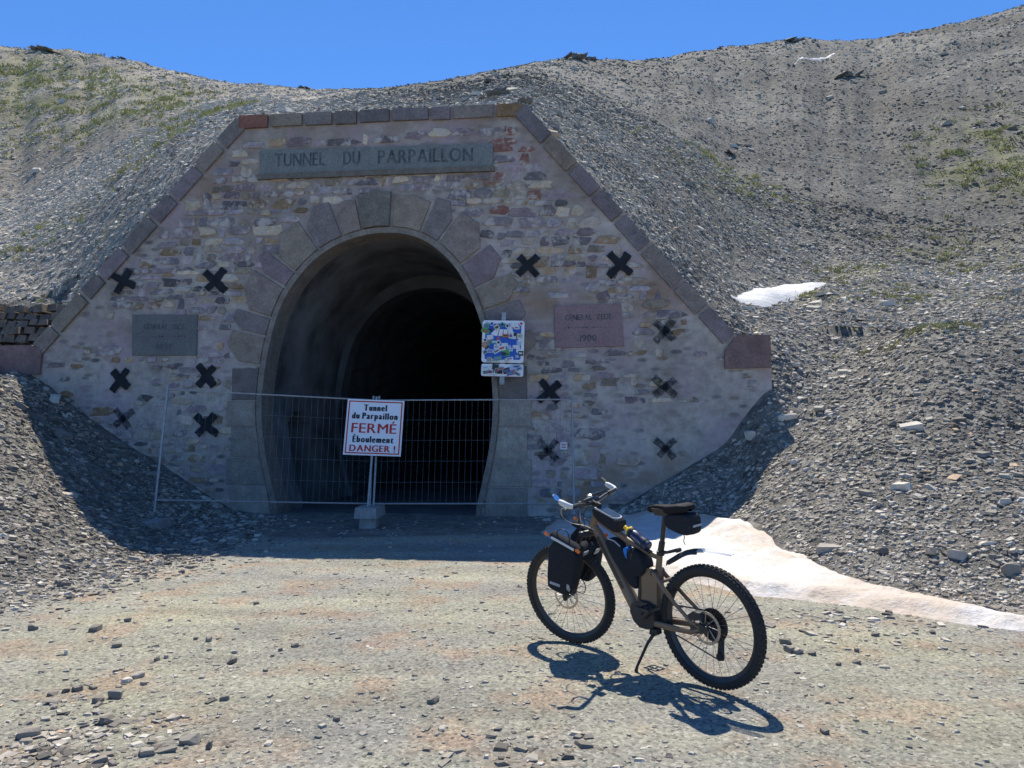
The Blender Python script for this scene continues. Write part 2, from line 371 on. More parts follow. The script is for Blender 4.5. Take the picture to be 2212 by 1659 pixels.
# ------------------------------------------------------------------ terrain: height field through surveyed points
RIDGE = A_([(-500, 20), (-250, 62), (0, 100), (60, 108), (155, 106), (180, 114), (250, 127), (290, 132), (350, 149), (440, 167), (500, 180), (560, 183), (680, 194), (760, 193), (830, 190), (890, 183), (960, 173), (1010, 163), (1060, 153), (1105, 146), (1150, 136), (1200, 128), (1240, 123), (1270, 124), (1300, 130), (1330, 128), (1390, 130), (1450, 122), (1500, 112), (1560, 103), (1640, 95), (1680, 89), (1720, 85), (1750, 84), (1790, 88), (1850, 88), (1900, 83), (1960, 72), (2040, 55), (2120, 38), (2212, 12), (2400, -40), (2700, -90)], float)
HILL = [  # px, py, distance
 (-400, 700, 15), (-400, 650, 19), (-400, 300, 45), (-400, 62, 85), (0, 650, 18.5), (0, 380, 34), (0, 100, 78), (100, 702, 17), (100, 106, 78), (300, 484, 16.8), (300, 135, 70), (515, 285, 16.6), (500, 182, 60),
 (700, 268, 16.4), (700, 195, 45), (1000, 248, 15.7), (1000, 166, 45), (1130, 246, 15.6), (1130, 190, 26), (1250, 372, 14.9), (1250, 265, 24), (1250, 125, 60), (1450, 582, 14.8), (1450, 460, 20), (1450, 335, 29), (1450, 228, 42), (1450, 122, 68),
 (1585, 715, 14.5), (1600, 690, 16.5), (1600, 600, 21.5), (1600, 490, 26.5), (1600, 355, 36), (1600, 215, 52), (1600, 99, 76), (2212, 640, 20), (2212, 235, 40), (2212, 12, 89), (2600, 640, 20), (2600, -60, 95),
 (1700, 715, 16.5), (1800, 715, 15.5), (2000, 712, 17), (2000, 690, 18.2), (2212, 690, 17), (1640, 665, 18.6), (1790, 622, 21.5), (1900, 574, 25), (2050, 545, 28), (1800, 690, 18.5), (1950, 650, 21), (1900, 555, 27), (1900, 400, 35), (1900, 240, 48), (1900, 85, 82), (1760, 540, 28), (1760, 360, 38),
 (1600, 650, 19.4), (1700, 632, 21.8), (1790, 613, 24.2),
 (700, 250, 19), (700, 226, 26), (700, 207, 36), (850, 252, 17), (850, 218, 25), (850, 196, 38), (850, 189, 47), (1000, 226, 20), (1000, 196, 28), (1000, 176, 38), (500, 258, 20), (500, 225, 30), (500, 198, 45), (300, 330, 26), (300, 205, 44), (1130, 205, 21), (1250, 170, 42), (1130, 150, 52), (600, 190, 55), (600, 215, 30)]
BANK = [
 (0, 1100, 8.9), (0, 900, 12.3), (0, 790, 15.5), (-400, 1250, 7.5), (-400, 900, 11.5), (200, 1165, 9.3), (130, 1080, 10.3), (130, 960, 13.2),
 (1560, 1108, 11.6), (1700, 1165, 9.0), (1900, 1240, 7.4), (2212, 1330, 6.4), (1600, 1000, 13.0), (1700, 900, 13.1), (1700, 1050, 10.7), (1900, 1000, 10.3), (1900, 800, 13.5), (2000, 900, 11.2), (2000, 725, 13.6),
 (2212, 1100, 8.4), (2212, 900, 10.8), (2212, 718, 13.2), (2600, 1000, 8.8), (2600, 700, 12.5), (1672, 762, 14.2), (1690, 730, 15.2)]
FEET = [(-60, 770), (45, 802), (123, 849), (206, 914), (294, 973), (353, 1009), (404, 1039), (520, 1085), (600, 1102), (1030, 1106), (1180, 1101), (1330, 1090), (1400, 1062), (1493, 1008), (1600, 918), (1672, 848)]
FLAT = [(-2, 1.5), (2, 1.5), (0, 1.0), (-4, 3), (-1.5, 3), (1, 3), (4, 3), (-3.6, 5), (0, 5), (3.6, 5), (-3.8, 8), (-1, 8), (1.5, 8), (-3.5, 11), (-1, 11), (0.5, 11), (-3.5, 14), (-1, 14), (-8, 2), (8, 2), (-12, 1), (12, 1)]
def tps_fit(P):
    P = A_(P); r = np.hypot(P[:, 0], P[:, 1]); q = np.stack([np.arctan2(P[:, 0], P[:, 1]) * 3.2, np.log(r)], 1); e = P[:, 2] / r
    def K(a, b):
        d = ((a[:, None, :] - b[None]) ** 2).sum(2); return np.where(d > 1e-12, 0.5 * d * np.log(d + 1e-12), 0)
    n = len(P); S = np.zeros((n + 3, n + 3)); S[:n, :n] = K(q, q) + 2e-4 * np.eye(n); S[:n, n] = 1; S[:n, n + 1:] = q; S[n:, :n] = S[:n, n:].T
    sol = np.linalg.solve(S, np.concatenate([e, np.zeros(3)]))
    def f(az, r):
        g = np.stack([az * 3.2, np.log(r)], 1); o = np.empty(len(g))
        for i in range(0, len(g), 20000):
            h = g[i:i + 20000]; o[i:i + 20000] = K(h, q) @ sol[:n] + sol[n] + h @ sol[n + 1:]
        return o * r
    return f
hill_pts = [at(*p) for p in HILL]
for i in range(0, len(RIDGE), 3):                       # ground falls away behind the crest
    px, py = RIDGE[i]; D = float(np.interp(px, [-500, 0, 500, 760, 1000, 1250, 1600, 2212, 2700], [88, 78, 60, 45, 45, 63, 80, 89, 97]))
    hill_pts += [at(px, py + 70, D * 1.35), at(px, py + 330, D * 2.6)]
bank_pts = [at(*p) for p in BANK]
flat_pts = [A_((x, y, 0.0)) for x, y in FLAT]
far_side = [p for p in hill_pts if p[1] > 30]
hill_f = tps_fit(hill_pts + [at(*p) for p in BANK] + [A_((-9, 3, 0.3)), A_((9, 3, 0.3)), A_((0, 4, 0)), A_((-3, 6, 0)), A_((3, 5, 0))])
front_f = tps_fit(bank_pts + flat_pts + [fac_w(*p) for p in FEET] + [p for p in hill_pts if abs((p - FO) @ FEX - 1.5) > 9.2] )
PLAZA = A_([(-60, -60), (-60, 1), (-14, 2.2), (-9, 4), (-6, 5.6), (-4.7, 6.6), (-4.2, 7.8), (-4.0, 9.1), (-3.9, 10), (-4.0, 12), (-4.4, 13.6), (-4.9, 15.4), (-5, 60), (-0.2, 60), (-0.2, 14.6), (0.6, 14.1), (1.2, 12.6), (1.5, 11.2), (1.95, 9.6), (2.5, 8.2), (3.4, 7.1), (4.2, 6.4), (6, 5.2), (9, 3.8), (14, 2.2), (60, 1), (60, -60)], float)
def poly_sd(P, poly):
    """distance outside (+) or inside (-) of a polygon"""
    x, y = P[:, 0], P[:, 1]; ins = np.zeros(len(P), bool); d = np.full(len(P), 1e9)
    for i in range(len(poly)):
        a, b = poly[i - 1], poly[i]; ab = b - a; t = np.clip(((P - a) @ ab) / (ab @ ab), 0, 1)
        d = np.minimum(d, np.hypot(x - a[0] - t * ab[0], y - a[1] - t * ab[1]))
        c = (a[1] > y) != (b[1] > y)
        with np.errstate(divide='ignore', invalid='ignore'):
            ins ^= c & (x < (b[0] - a[0]) * (y - a[1]) / (b[1] - a[1] + 1e-12) + a[0])
    return np.where(ins, -d, d)
_lat = np.random.default_rng(3).random((256, 256))
def vnoise(x, y):
    xi = np.floor(x).astype(int); yi = np.floor(y).astype(int); fx = x - xi; fy = y - yi
    fx = fx * fx * (3 - 2 * fx); fy = fy * fy * (3 - 2 * fy); g = lambda i, j: _lat[i & 255, j & 255]
    return (g(xi, yi) * (1 - fx) + g(xi + 1, yi) * fx) * (1 - fy) + (g(xi, yi + 1) * (1 - fx) + g(xi + 1, yi + 1) * fx) * fy
def fbm(x, y, oct=4):
    s = 0; a = 0.5
    for i in range(oct): s = s + a * (vnoise(x * 2 ** i + 17.3 * i, y * 2 ** i + 9.1 * i) - 0.5); a *= 0.5
    return s
def sst(a, b, x): t = np.clip((x - a) / (b - a), 0, 1); return t * t * (3 - 2 * t)
S_L, S_R = fac(-40, 748)[0] + 0.05, fac(1664, 724)[0] - 0.05                                    # the stretch of the wall line that splits the ground in two levels
def is_back(x, y):
    s = (x - FO[0]) * FEX[0] + (y - FO[1]) * FEX[1]; d = (x - FO[0]) * FEY[0] + (y - FO[1]) * FEY[1]
    return (d > 0.3) & (s > S_L) & (s < S_R) | (d > 3.0), s, d
_corr = None
def height(x, y, detail=True, raw=False):
    x = np.asarray(x, float).ravel(); y = np.asarray(y, float).ravel()
    r = np.hypot(x, y) + 1e-6; az = np.arctan2(x, y)
    azc = np.clip(az, -0.85, 0.85)
    bk, s, d = is_back(x, y)
    z = np.zeros(len(x))
    ahead = y > 0.3
    i = np.where(ahead & bk)[0]; z[i] = hill_f(azc[i], r[i]) if len(i) else 0
    i = np.where(ahead & ~bk)[0]; z[i] = front_f(azc[i], r[i]) if len(i) else 0
    if _corr is not None and not raw:
        z = z + r * np.interp(az, _corr[0], _corr[1]) * sst(math.log(20), math.log(50), np.log(r)) * ahead
    sd = poly_sd(np.stack([x, y], 1), PLAZA)
    k = np.where(bk & (d > 0.3), 1.0, sst(-0.1, 1.5, sd)) * sst(0.75, 0.55, np.abs(az) * 0.65)
    z = np.where(ahead, z * k, 0)
    far = sst(14, 40, r) * ahead * (z > 0.5)
    if detail:
        z = z + ahead * k * (fbm(x * 0.9, y * 0.9, 4) * 0.22) + far * (r / 60) * (fbm(x * 0.22, y * 0.22, 5) * 1.2 + np.abs(fbm(x * 0.4 + y * 0.3 + 5, y * 0.4 - x * 0.3, 4)) * 0.5)
        z = z + (1 - k) * (fbm(x * 0.45, y * 0.45, 3) * 0.05 + fbm(x * 3, y * 3, 3) * 0.018)
    return z
# fit the crest to the surveyed skyline
azs = np.linspace(-0.75, 0.75, 301)
_rr = np.exp(np.linspace(math.log(22), math.log(170), 90))
gA, gR = np.meshgrid(azs, _rr, indexing='ij')
def crest():
    h = height((gR * np.sin(gA)), (gR * np.cos(gA))).reshape(gA.shape); return ((h - CAM_H) / gR).max(1)
rp = A_([ray(px, py) for px, py in RIDGE]); raz = np.arctan2(rp[:, 0], rp[:, 1]); rel = rp[:, 2] / np.hypot(rp[:, 0], rp[:, 1])
want = np.interp(azs, raz, rel)
_corr = (azs, np.zeros(len(azs)))
for _ in range(4): _corr = (azs, _corr[1] + (want - crest()))

def hit(px, py, rmin=1.5):
    d = ray(px, py); az = math.atan2(d[0], d[1]); el = d[2] / math.hypot(d[0], d[1])
    r = np.exp(np.linspace(math.log(rmin), math.log(130), 1500))
    h = height(r * math.sin(az), r * math.cos(az)); k = np.where((h - CAM_H) / r >= el)[0]
    R = r[k[0]] if len(k) else 60.0
    return A_((R * math.sin(az), R * math.cos(az), float(height(R * math.sin(az), R * math.cos(az))[0])))

def grass_mask(x, y):
    """where alpine turf grows, 0..1"""
    r = np.hypot(x, y); az = np.arctan2(x, y)
    g = np.zeros(len(x))
    for (px, py, wa, wr, amp) in GRASS_SPOTS:
        c = GRASS_POS[(px, py)]; a0 = math.atan2(c[0], c[1]); l0 = math.log(math.hypot(c[0], c[1]))
        g = np.maximum(g, amp * np.exp(-((az - a0) / wa) ** 2 - ((np.log(r) - l0) / wr) ** 2))
    return g
GRASS_SPOTS = [(60, 170, .05, .25, .9), (160, 210, .06, .16, 1), (250, 240, .05, .12, 1), (330, 225, .05, .14, .8), (420, 260, .06, .1, .9), (480, 235, .05, .1, .8), (330, 330, .06, .06, .7), (150, 480, .08, .03, .7), (230, 510, .04, .02, 1), (40, 520, .06, .03, .7),
 (1560, 370, .05, .07, .8), (1660, 425, .05, .04, .8), (1540, 410, .06, .05, .5), (2130, 330, .05, .1, 1), (2200, 345, .05, .08, 1), (2060, 350, .04, .08, .6), (1850, 585, .04, .03, .9), (1900, 570, .03, .03, .9), (1780, 640, .04, .02, .9), (2080, 712, .09, .015, 1), (2180, 712, .08, .015, 1), (1960, 640, .07, .04, .4), (2100, 560, .1, .1, .3)]
GRASS_POS = {(a[0], a[1]): hit(a[0], a[1], 15.0) for a in GRASS_SPOTS}

def build_terrain():
    az = np.concatenate([np.radians(np.linspace(-178, -46, 34)), np.radians(np.linspace(-45, 45, 661)), np.radians(np.linspace(46, 178, 34))])
    r = np.concatenate([[0.05, 0.5], np.exp(np.linspace(math.log(1.0), math.log(30), 330)), np.exp(np.linspace(math.log(30.3), math.log(260), 120))])
    Az, R = np.meshgrid(az, r, indexing='ij'); x = (R * np.sin(Az)).ravel(); y = (R * np.cos(Az)).ravel()
    z = height(x, y); bk, s, d = is_back(x, y)
    sd = poly_sd(np.stack([x, y], 1), PLAZA)
    scree = np.where(d > 0.3, (np.abs(s) > 3) | (z > 1), 0).astype(float)
    scree = np.maximum(scree, sst(-0.35, 0.45, sd + 0.9 * fbm(x * 1.4, y * 1.4, 4)))
    scree = np.where(np.hypot(x, y) < 4.5, 0, scree)
    scree = np.maximum(scree, 0.75 * sst(-0.25, 0.25, y - 11.6 - 0.12 * x + 0.9 * fbm(x * 1.1 + 9, y * 1.1, 4)) * (d <= 0.3) * (y < 17) * (y > 9))   # bare dark earth before the opening
    g = np.where(np.hypot(x, y) > 13, grass_mask(x, y), 0) * sst(-0.1, 0.15, fbm(x * 1.1, y * 1.1, 4) + 0.05)
    g = np.clip(g, 0, 0.6)
    na, nr = len(az), len(r); I = np.arange(na * nr).reshape(na, nr)
    q = np.stack([I[:-1, :-1], I[1:, :-1], I[1:, 1:], I[:-1, 1:]], -1).reshape(-1, 4)
    # cut the sheet along the portal wall, and keep the hill sheet out of the tunnel
    inspan = (s > S_L) & (s < S_R)
    dq = d[q]; m = (dq.min(1) < 0.3) & (dq.max(1) > 0.3) & inspan[q].any(1)
    q = q[~m]
    return tag(np_mesh('terrain', np.stack([x, y, z], 1), q[:, ::-1], M['terrain'], {'pale': ('POINT', np.where(bk & (z > 3.5), sst(-0.10, -0.24, np.arctan2(x, y)), 0.0)), 'scree': ('POINT', scree), 'grass': ('POINT', g)}, True), None, None, None, 'structure')  # pale: brightness painted onto the left hill, where the sun only grazes
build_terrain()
# floor of the tunnel behind the portal
fl = []
for i in range(40):
    for j in range(2): fl.append(FO + FEX * (-3.6 + 7.2 * j) + FEY * (0.1 + i * 0.9) + A_((0, 0, -0.03)))
tag(np_mesh('tunnel_floor', A_(fl), A_([(2 * i, 2 * i + 1, 2 * i + 3, 2 * i + 2) for i in range(39)]), M['vaultdark']), None, None, None, 'structure')

# ------------------------------------------------------------------ loose stones
def slabs(P, Nrm, size, flat, yaw, tilt, rg, sink=0.25):
    """many irregular angular stones: 8 corners each, 6 faces"""
    n = len(P)
    base = A_([(-1, -1, -1), (1, -1, -1), (1, 1, -1), (-1, 1, -1), (-1, -1, 1), (1, -1, 1), (1, 1, 1), (-1, 1, 1)], float)
    V = base[None] * np.ones((n, 1, 1)) * 0.5
    V = V + rg.uniform(-0.22, 0.22, (n, 8, 3)) * A_([1, 1, 0.5])
    asp = rg.uniform(0.45, 0.95, n)
    V[:, 4:, :2] *= rg.uniform(0.55, 1.0, (n, 1, 1))
    V = V * np.stack([size, size * asp, size * flat], 1)[:, None]
    c, s = np.cos(yaw), np.sin(yaw)
    x = V[..., 0] * c[:, None] - V[..., 1] * s[:, None]; y = V[..., 0] * s[:, None] + V[..., 1] * c[:, None]
    V = np.stack([x, y, V[..., 2]], -1)
    Nn = Nrm + tilt; Nn /= np.linalg.norm(Nn, axis=1, keepdims=True)
    t1 = np.cross(np.tile(A_([0, 1., 0]), (n, 1)), Nn); t1 /= np.linalg.norm(t1, axis=1, keepdims=True) + 1e-9; t2 = np.cross(Nn, t1)
    W = V[..., 0:1] * t1[:, None] + V[..., 1:2] * t2[:, None] + V[..., 2:3] * Nn[:, None]
    W = W + P[:, None] + (Nrm * (size * flat * (0.5 - sink))[:, None])[:, None]
    F = A_([(0, 3, 2, 1), (4, 5, 6, 7), (0, 1, 5, 4), (1, 2, 6, 5), (2, 3, 7, 6), (3, 0, 4, 7)])
    return W.reshape(-1, 3), (F[None] + (np.arange(n) * 8)[:, None, None]).reshape(-1, 4)
def normals(x, y):
    e = 0.25; h0 = height(x, y, False); hx = height(x + e, y, False); hy = height(x, y + e, False)
    n = np.stack([-np.clip((hx - h0) / e, -1.3, 1.3), -np.clip((hy - h0) / e, -1.3, 1.3), np.ones(len(h0))], 1)
    return n / np.linalg.norm(n, axis=1, keepdims=True)
def in_frame(x, y, z, mx=1.12):
    d = y * CP + (z - CAM_H) * SP; u = (z - CAM_H) * CP - y * SP
    return (d > 0.5) & (np.abs(x / d) < 0.666 * mx) & (np.abs(u / d) < 0.5 * mx)
def clear_of_portal(x, y, z, pad=0.12):
    bk, s, d = is_back(x, y); inside = (s > S_L) & (s < S_R)
    return ~(inside & (d > -pad) & (d < 0.55)) & ~((np.abs(s) < 2.6) & (d > -0.3) & (z < 6))
def scatter(name, n, r0, r1, sizef, flat, want, mat, tiltk, seed, yawf=None, tintb=0.0, label=None):
    rg = np.random.default_rng(seed)
    az = rg.uniform(-0.66, 0.66, n); r = np.exp(rg.uniform(math.log(r0), math.log(r1), n))
    x, y = r * np.sin(az), r * np.cos(az); z = height(x, y)
    k = in_frame(x, y, z) & clear_of_portal(x, y, z) & want(x, y, z, rg)
    x, y, z, r = x[k], y[k], z[k], r[k]; n = len(x)
    size = sizef(r, rg, n, x, y); Nm = normals(x, y)
    # stones shingle: their upper faces lie a little flatter than the slope
    tilt = rg.normal(0, tiltk, (n, 3)); tilt[:, 2] = np.abs(tilt[:, 2]) + 0.4
    yaw = rg.uniform(0, 2 * math.pi, n) if yawf is None else yawf(x, y, rg)
    V, F = slabs(np.stack([x, y, z], 1), Nm, size, rg.uniform(flat[0], flat[1], n), yaw, tilt, rg)
    tint = np.clip(rg.beta(1.6, 2.0, n) + tintb + 0.42 * sst(-0.12, -0.26, np.arctan2(x, y)) * is_back(x, y)[0] * (z > 3.5) + 1.1 * fbm(x * 0.13 + 31, y * 0.13 + 5, 5), 0, 0.96); tint[rg.random(n) < 0.012] = 1.0  # left hill stones get a lighter tint in place of stronger sunlight
    o = np_mesh(name, V, F, mat, {'tint': ('FACE', np.repeat(tint, 6))})
    return tag(o, label, None, None, 'stuff')
def sdist(x, y):
    bk, s, d = is_back(x, y); return np.where(bk & (d > 0.3), 5.0, poly_sd(np.stack([x, y], 1), PLAZA))
def scree_ok(x, y, z, rg):
    return (sdist(x, y) + 0.8 * fbm(x * 1.4, y * 1.4, 4) > rg.uniform(-0.5, 0.35, len(x))) & ((z > 0.02) | (sdist(x, y) > -0.5)) & ~snow_cover(x, y)
SNOW_TONGUE = None
def snow_cover(x, y):
    P = np.stack([x, y], 1); m = np.zeros(len(x), bool)
    for S in SNOWS: m |= poly_sd(P, S) < 0.02
    return m
lo = [(1168, 1150), (1232, 1192), (1330, 1218), (1470, 1256), (1580, 1281), (1640, 1290), (1700, 1294), (1760, 1302), (1830, 1307), (1900, 1320), (1975, 1332), (2050, 1344), (2212, 1366), (2420, 1390)]
hi = [(1180, 1122, 12.6), (1240, 1109, 13.0), (1330, 1094, 13.2), (1410, 1091, 12.9), (1490, 1108, 12.2), (1560, 1112, 11.4), (1600, 1124, 10.8), (1640, 1140, 10), (1670, 1158, 9.4), (1700, 1170, 9), (1760, 1195, 8.4), (1820, 1216, 7.9), (1900, 1240, 7.5), (1970, 1262, 7.2), (2050, 1290, 6.9), (2130, 1316, 6.6), (2212, 1338, 6.35), (2420, 1384, 5.95)]
def gnd(px, py):
    d = ray(px, py); t = CAM_H / -d[2]; return d[:2] * t
SNOW_A = A_([gnd(*p) for p in lo] + [at(*p)[:2] for p in hi[::-1]])
SNOW_B = A_([hit(px, py, 15.5)[:2] for px, py in [(1578, 640), (1610, 630), (1680, 618), (1740, 612), (1788, 611), (1770, 622), (1735, 636), (1690, 652), (1650, 664), (1610, 656)]])
SNOW_C = A_([hit(px, py, 30.0)[:2] for px, py in [(1716, 139), (1760, 125), (1800, 115), (1826, 109), (1823, 111), (1800, 118), (1765, 129)]])
SNOWS = [SNOW_A, SNOW_B, SNOW_C]
def snow_mesh(poly, step, thick, edge, label, dirt=True):
    mn, mx = poly.min(0) - 0.3, poly.max(0) + 0.3
    gx, gy = np.meshgrid(np.arange(mn[0], mx[0], step), np.arange(mn[1], mx[1], step), indexing='ij'); sh = gx.shape
    x, y = gx.ravel(), gy.ravel(); sd = -poly_sd(np.stack([x, y], 1), poly) + fbm(x * 2.2, y * 2.2, 4) * edge * 0.5
    z = height(x, y) + thick * sst(-0.1 * edge, edge, sd) * (1 + 0.5 * fbm(x * 1.3, y * 1.3, 3)) + 0.07 * fbm(x * 4, y * 4, 4) * sst(0, edge, sd) - 0.12 * sst(0.0, -edge * 0.6, sd)
    I = np.arange(len(x)).reshape(sh); q = np.stack([I[:-1, :-1], I[1:, :-1], I[1:, 1:], I[:-1, 1:]], -1).reshape(-1, 4)
    q = q[(sd[q] > -edge * 0.5).any(1)]
    dirtv = np.clip(1.25 - sd / (edge * 3.4), 0, 1) if dirt else np.zeros(len(x))
    return tag(np_mesh('snow_patch', np.stack([x, y, z], 1), q, M['snow'], {'dirt': ('POINT', dirtv)}, True), label, None, None, 'structure')
snow_mesh(SNOW_A, 0.04, 0.10, 0.22, 'tongue of old white snow along the foot of the right bank behind the bicycle')
snow_mesh(SNOW_B, 0.12, 0.10, 0.3, 'bright snow patch in the hollow right of the portal', False)
snow_mesh(SNOW_C, 0.15, 0.06, 0.25, 'thin white snow streak high on the right hillside', False)

def sz(lo, hi, p, q=2.2):
    return lambda r, rg, n, x, y: (r / 10.0) ** p * lo * (hi / lo) ** (rg.random(n) ** q)
def lyaw(x, y, rg):
    az = np.arctan2(x, y); return np.where(az < -0.2, rg.normal(0.5, 0.5, len(x)), rg.normal(0, 0.8, len(x)))
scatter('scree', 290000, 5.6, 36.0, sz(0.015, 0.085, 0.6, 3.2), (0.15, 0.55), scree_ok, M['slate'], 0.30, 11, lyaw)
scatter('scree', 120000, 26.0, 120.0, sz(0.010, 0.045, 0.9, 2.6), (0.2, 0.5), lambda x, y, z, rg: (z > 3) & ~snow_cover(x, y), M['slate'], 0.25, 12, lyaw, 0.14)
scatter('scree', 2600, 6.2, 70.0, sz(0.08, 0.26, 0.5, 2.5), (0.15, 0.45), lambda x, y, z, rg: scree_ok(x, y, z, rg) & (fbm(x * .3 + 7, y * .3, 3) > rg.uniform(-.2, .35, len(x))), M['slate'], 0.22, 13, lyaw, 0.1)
def plaza_ok(x, y, z, rg):
    return (sdist(x, y) < 0.1) & (fbm(x * 0.8 + 3, y * 0.8, 4) + 0.30 * sst(9, 3, y) * 0 > rg.uniform(-0.35, 0.3, len(x))) & ~snow_cover(x, y)
scatter('gravel', 38000, 2.4, 14.0, lambda r, rg, n, x, y: 0.006 + 0.036 * rg.random(n) ** 6 * (r / 5) ** 0.5, (0.12, 0.4), plaza_ok, M['chip'], 0.12, 14, None, -0.02)
def apron_ok(x, y, z, rg):
    c1 = 1.3 * np.exp(-((x + 2.25) / 0.42) ** 2 - ((y - 3.85) / 0.5) ** 2)         # bed of flat slates by the photographer's left
    c2 = np.exp(-((x - 2.85) / 0.7) ** 2 - ((y - 6.5) / 0.5) ** 2) * 0.8
    c3 = np.exp(-((x - 0.1) / 0.45) ** 2 - ((y - 3.85) / 0.25) ** 2) * 0.2
    c4 = 0.9 * sst(-1.1, -0.1, sdist(x, y)) * (x < -2)
    return (rg.random(len(x)) < np.maximum(np.maximum(c1, c2), np.maximum(c3, c4)) * 0.9) & (sdist(x, y) < 0.1) & ~snow_cover(x, y)
scatter('gravel', 30000, 2.4, 14.0, lambda r, rg, n, x, y: 0.022 + 0.06 * rg.random(n) ** 2.2, (0.12, 0.35), apron_ok, M['slate'], 0.16, 15, None, -0.05)

# larger stones one could pick up, one object each
def boulder(name, px, py, wpx, label, aspect=0.6, tint=0.3, yaw=0.0, ratio=0.7, group=None, rmin=1.5):
    P = hit(px, py, rmin); Y = P[1]; wdt = wpx * Y / FPX; hgt = wdt * aspect
    rg = np.random.default_rng(int(px * 7 + py)); import bmesh
    bm = bmesh.new()
    for i in range(26):
        v = rg.normal(size=3); v /= np.linalg.norm(v); v = np.sign(v) * np.abs(v) ** 0.62
        v = v / max(1.0, np.abs(v).max() * 1.15); bm.verts.new((v[0] * 0.56, v[1] * 0.56 * ratio, v[2] * 0.56 * max(aspect, 0.12) + 0.36 * aspect))
    r = bmesh.ops.convex_hull(bm, input=bm.verts)
    bmesh.ops.delete(bm, geom=list({e for e in r['geom_interior'] + r['geom_unused'] if isinstance(e, bmesh.types.BMVert)}), context='VERTS')
    if name == 'rock':                                   # a crag: several tilted beds of rock grown together
        bm.clear(); dip = rg.uniform(.25, .6) * (1 if px > 900 else -1)
        for k in range(9):
            cx, cz = rg.uniform(-.36, .36), rg.uniform(0, .28) * aspect; h_ = bmesh.new()
            for i in range(12):
                u, v, q = rg.uniform(-.5, .5, 3); u *= rg.uniform(.4, .65); q *= .34 * aspect; v *= .5
                h_.verts.new((cx + u * math.cos(dip) - q * math.sin(dip), v, cz + u * math.sin(dip) + q * math.cos(dip)))
            g_ = bmesh.ops.convex_hull(h_, input=h_.verts)
            bmesh.ops.delete(h_, geom=list({e for e in g_['geom_interior'] + g_['geom_unused'] if isinstance(e, bmesh.types.BMVert)}), context='VERTS')
            t_ = bpy.data.meshes.new('bed'); h_.to_mesh(t_); h_.free(); bm.from_mesh(t_); bpy.data.meshes.remove(t_)
        yaw = 0.0
    me = bpy.data.meshes.new(name); bm.to_mesh(me); bm.free(); me.transform(Matrix.Scale(wdt, 4))
    a = me.attributes.new('tint', 'FLOAT', 'FACE'); a.data.foreach_set('value', np.full(len(me.polygons), tint, np.float32))
    o = link(name, me, M['slate'], None, False); o.location = P - A_((0, 0, 0.1 * hgt)); o.rotation_euler = (rg.normal(0, .06), rg.normal(0, .08), yaw)
    return tag(o, label, 'stone', group or 'loose stones on the plaza')
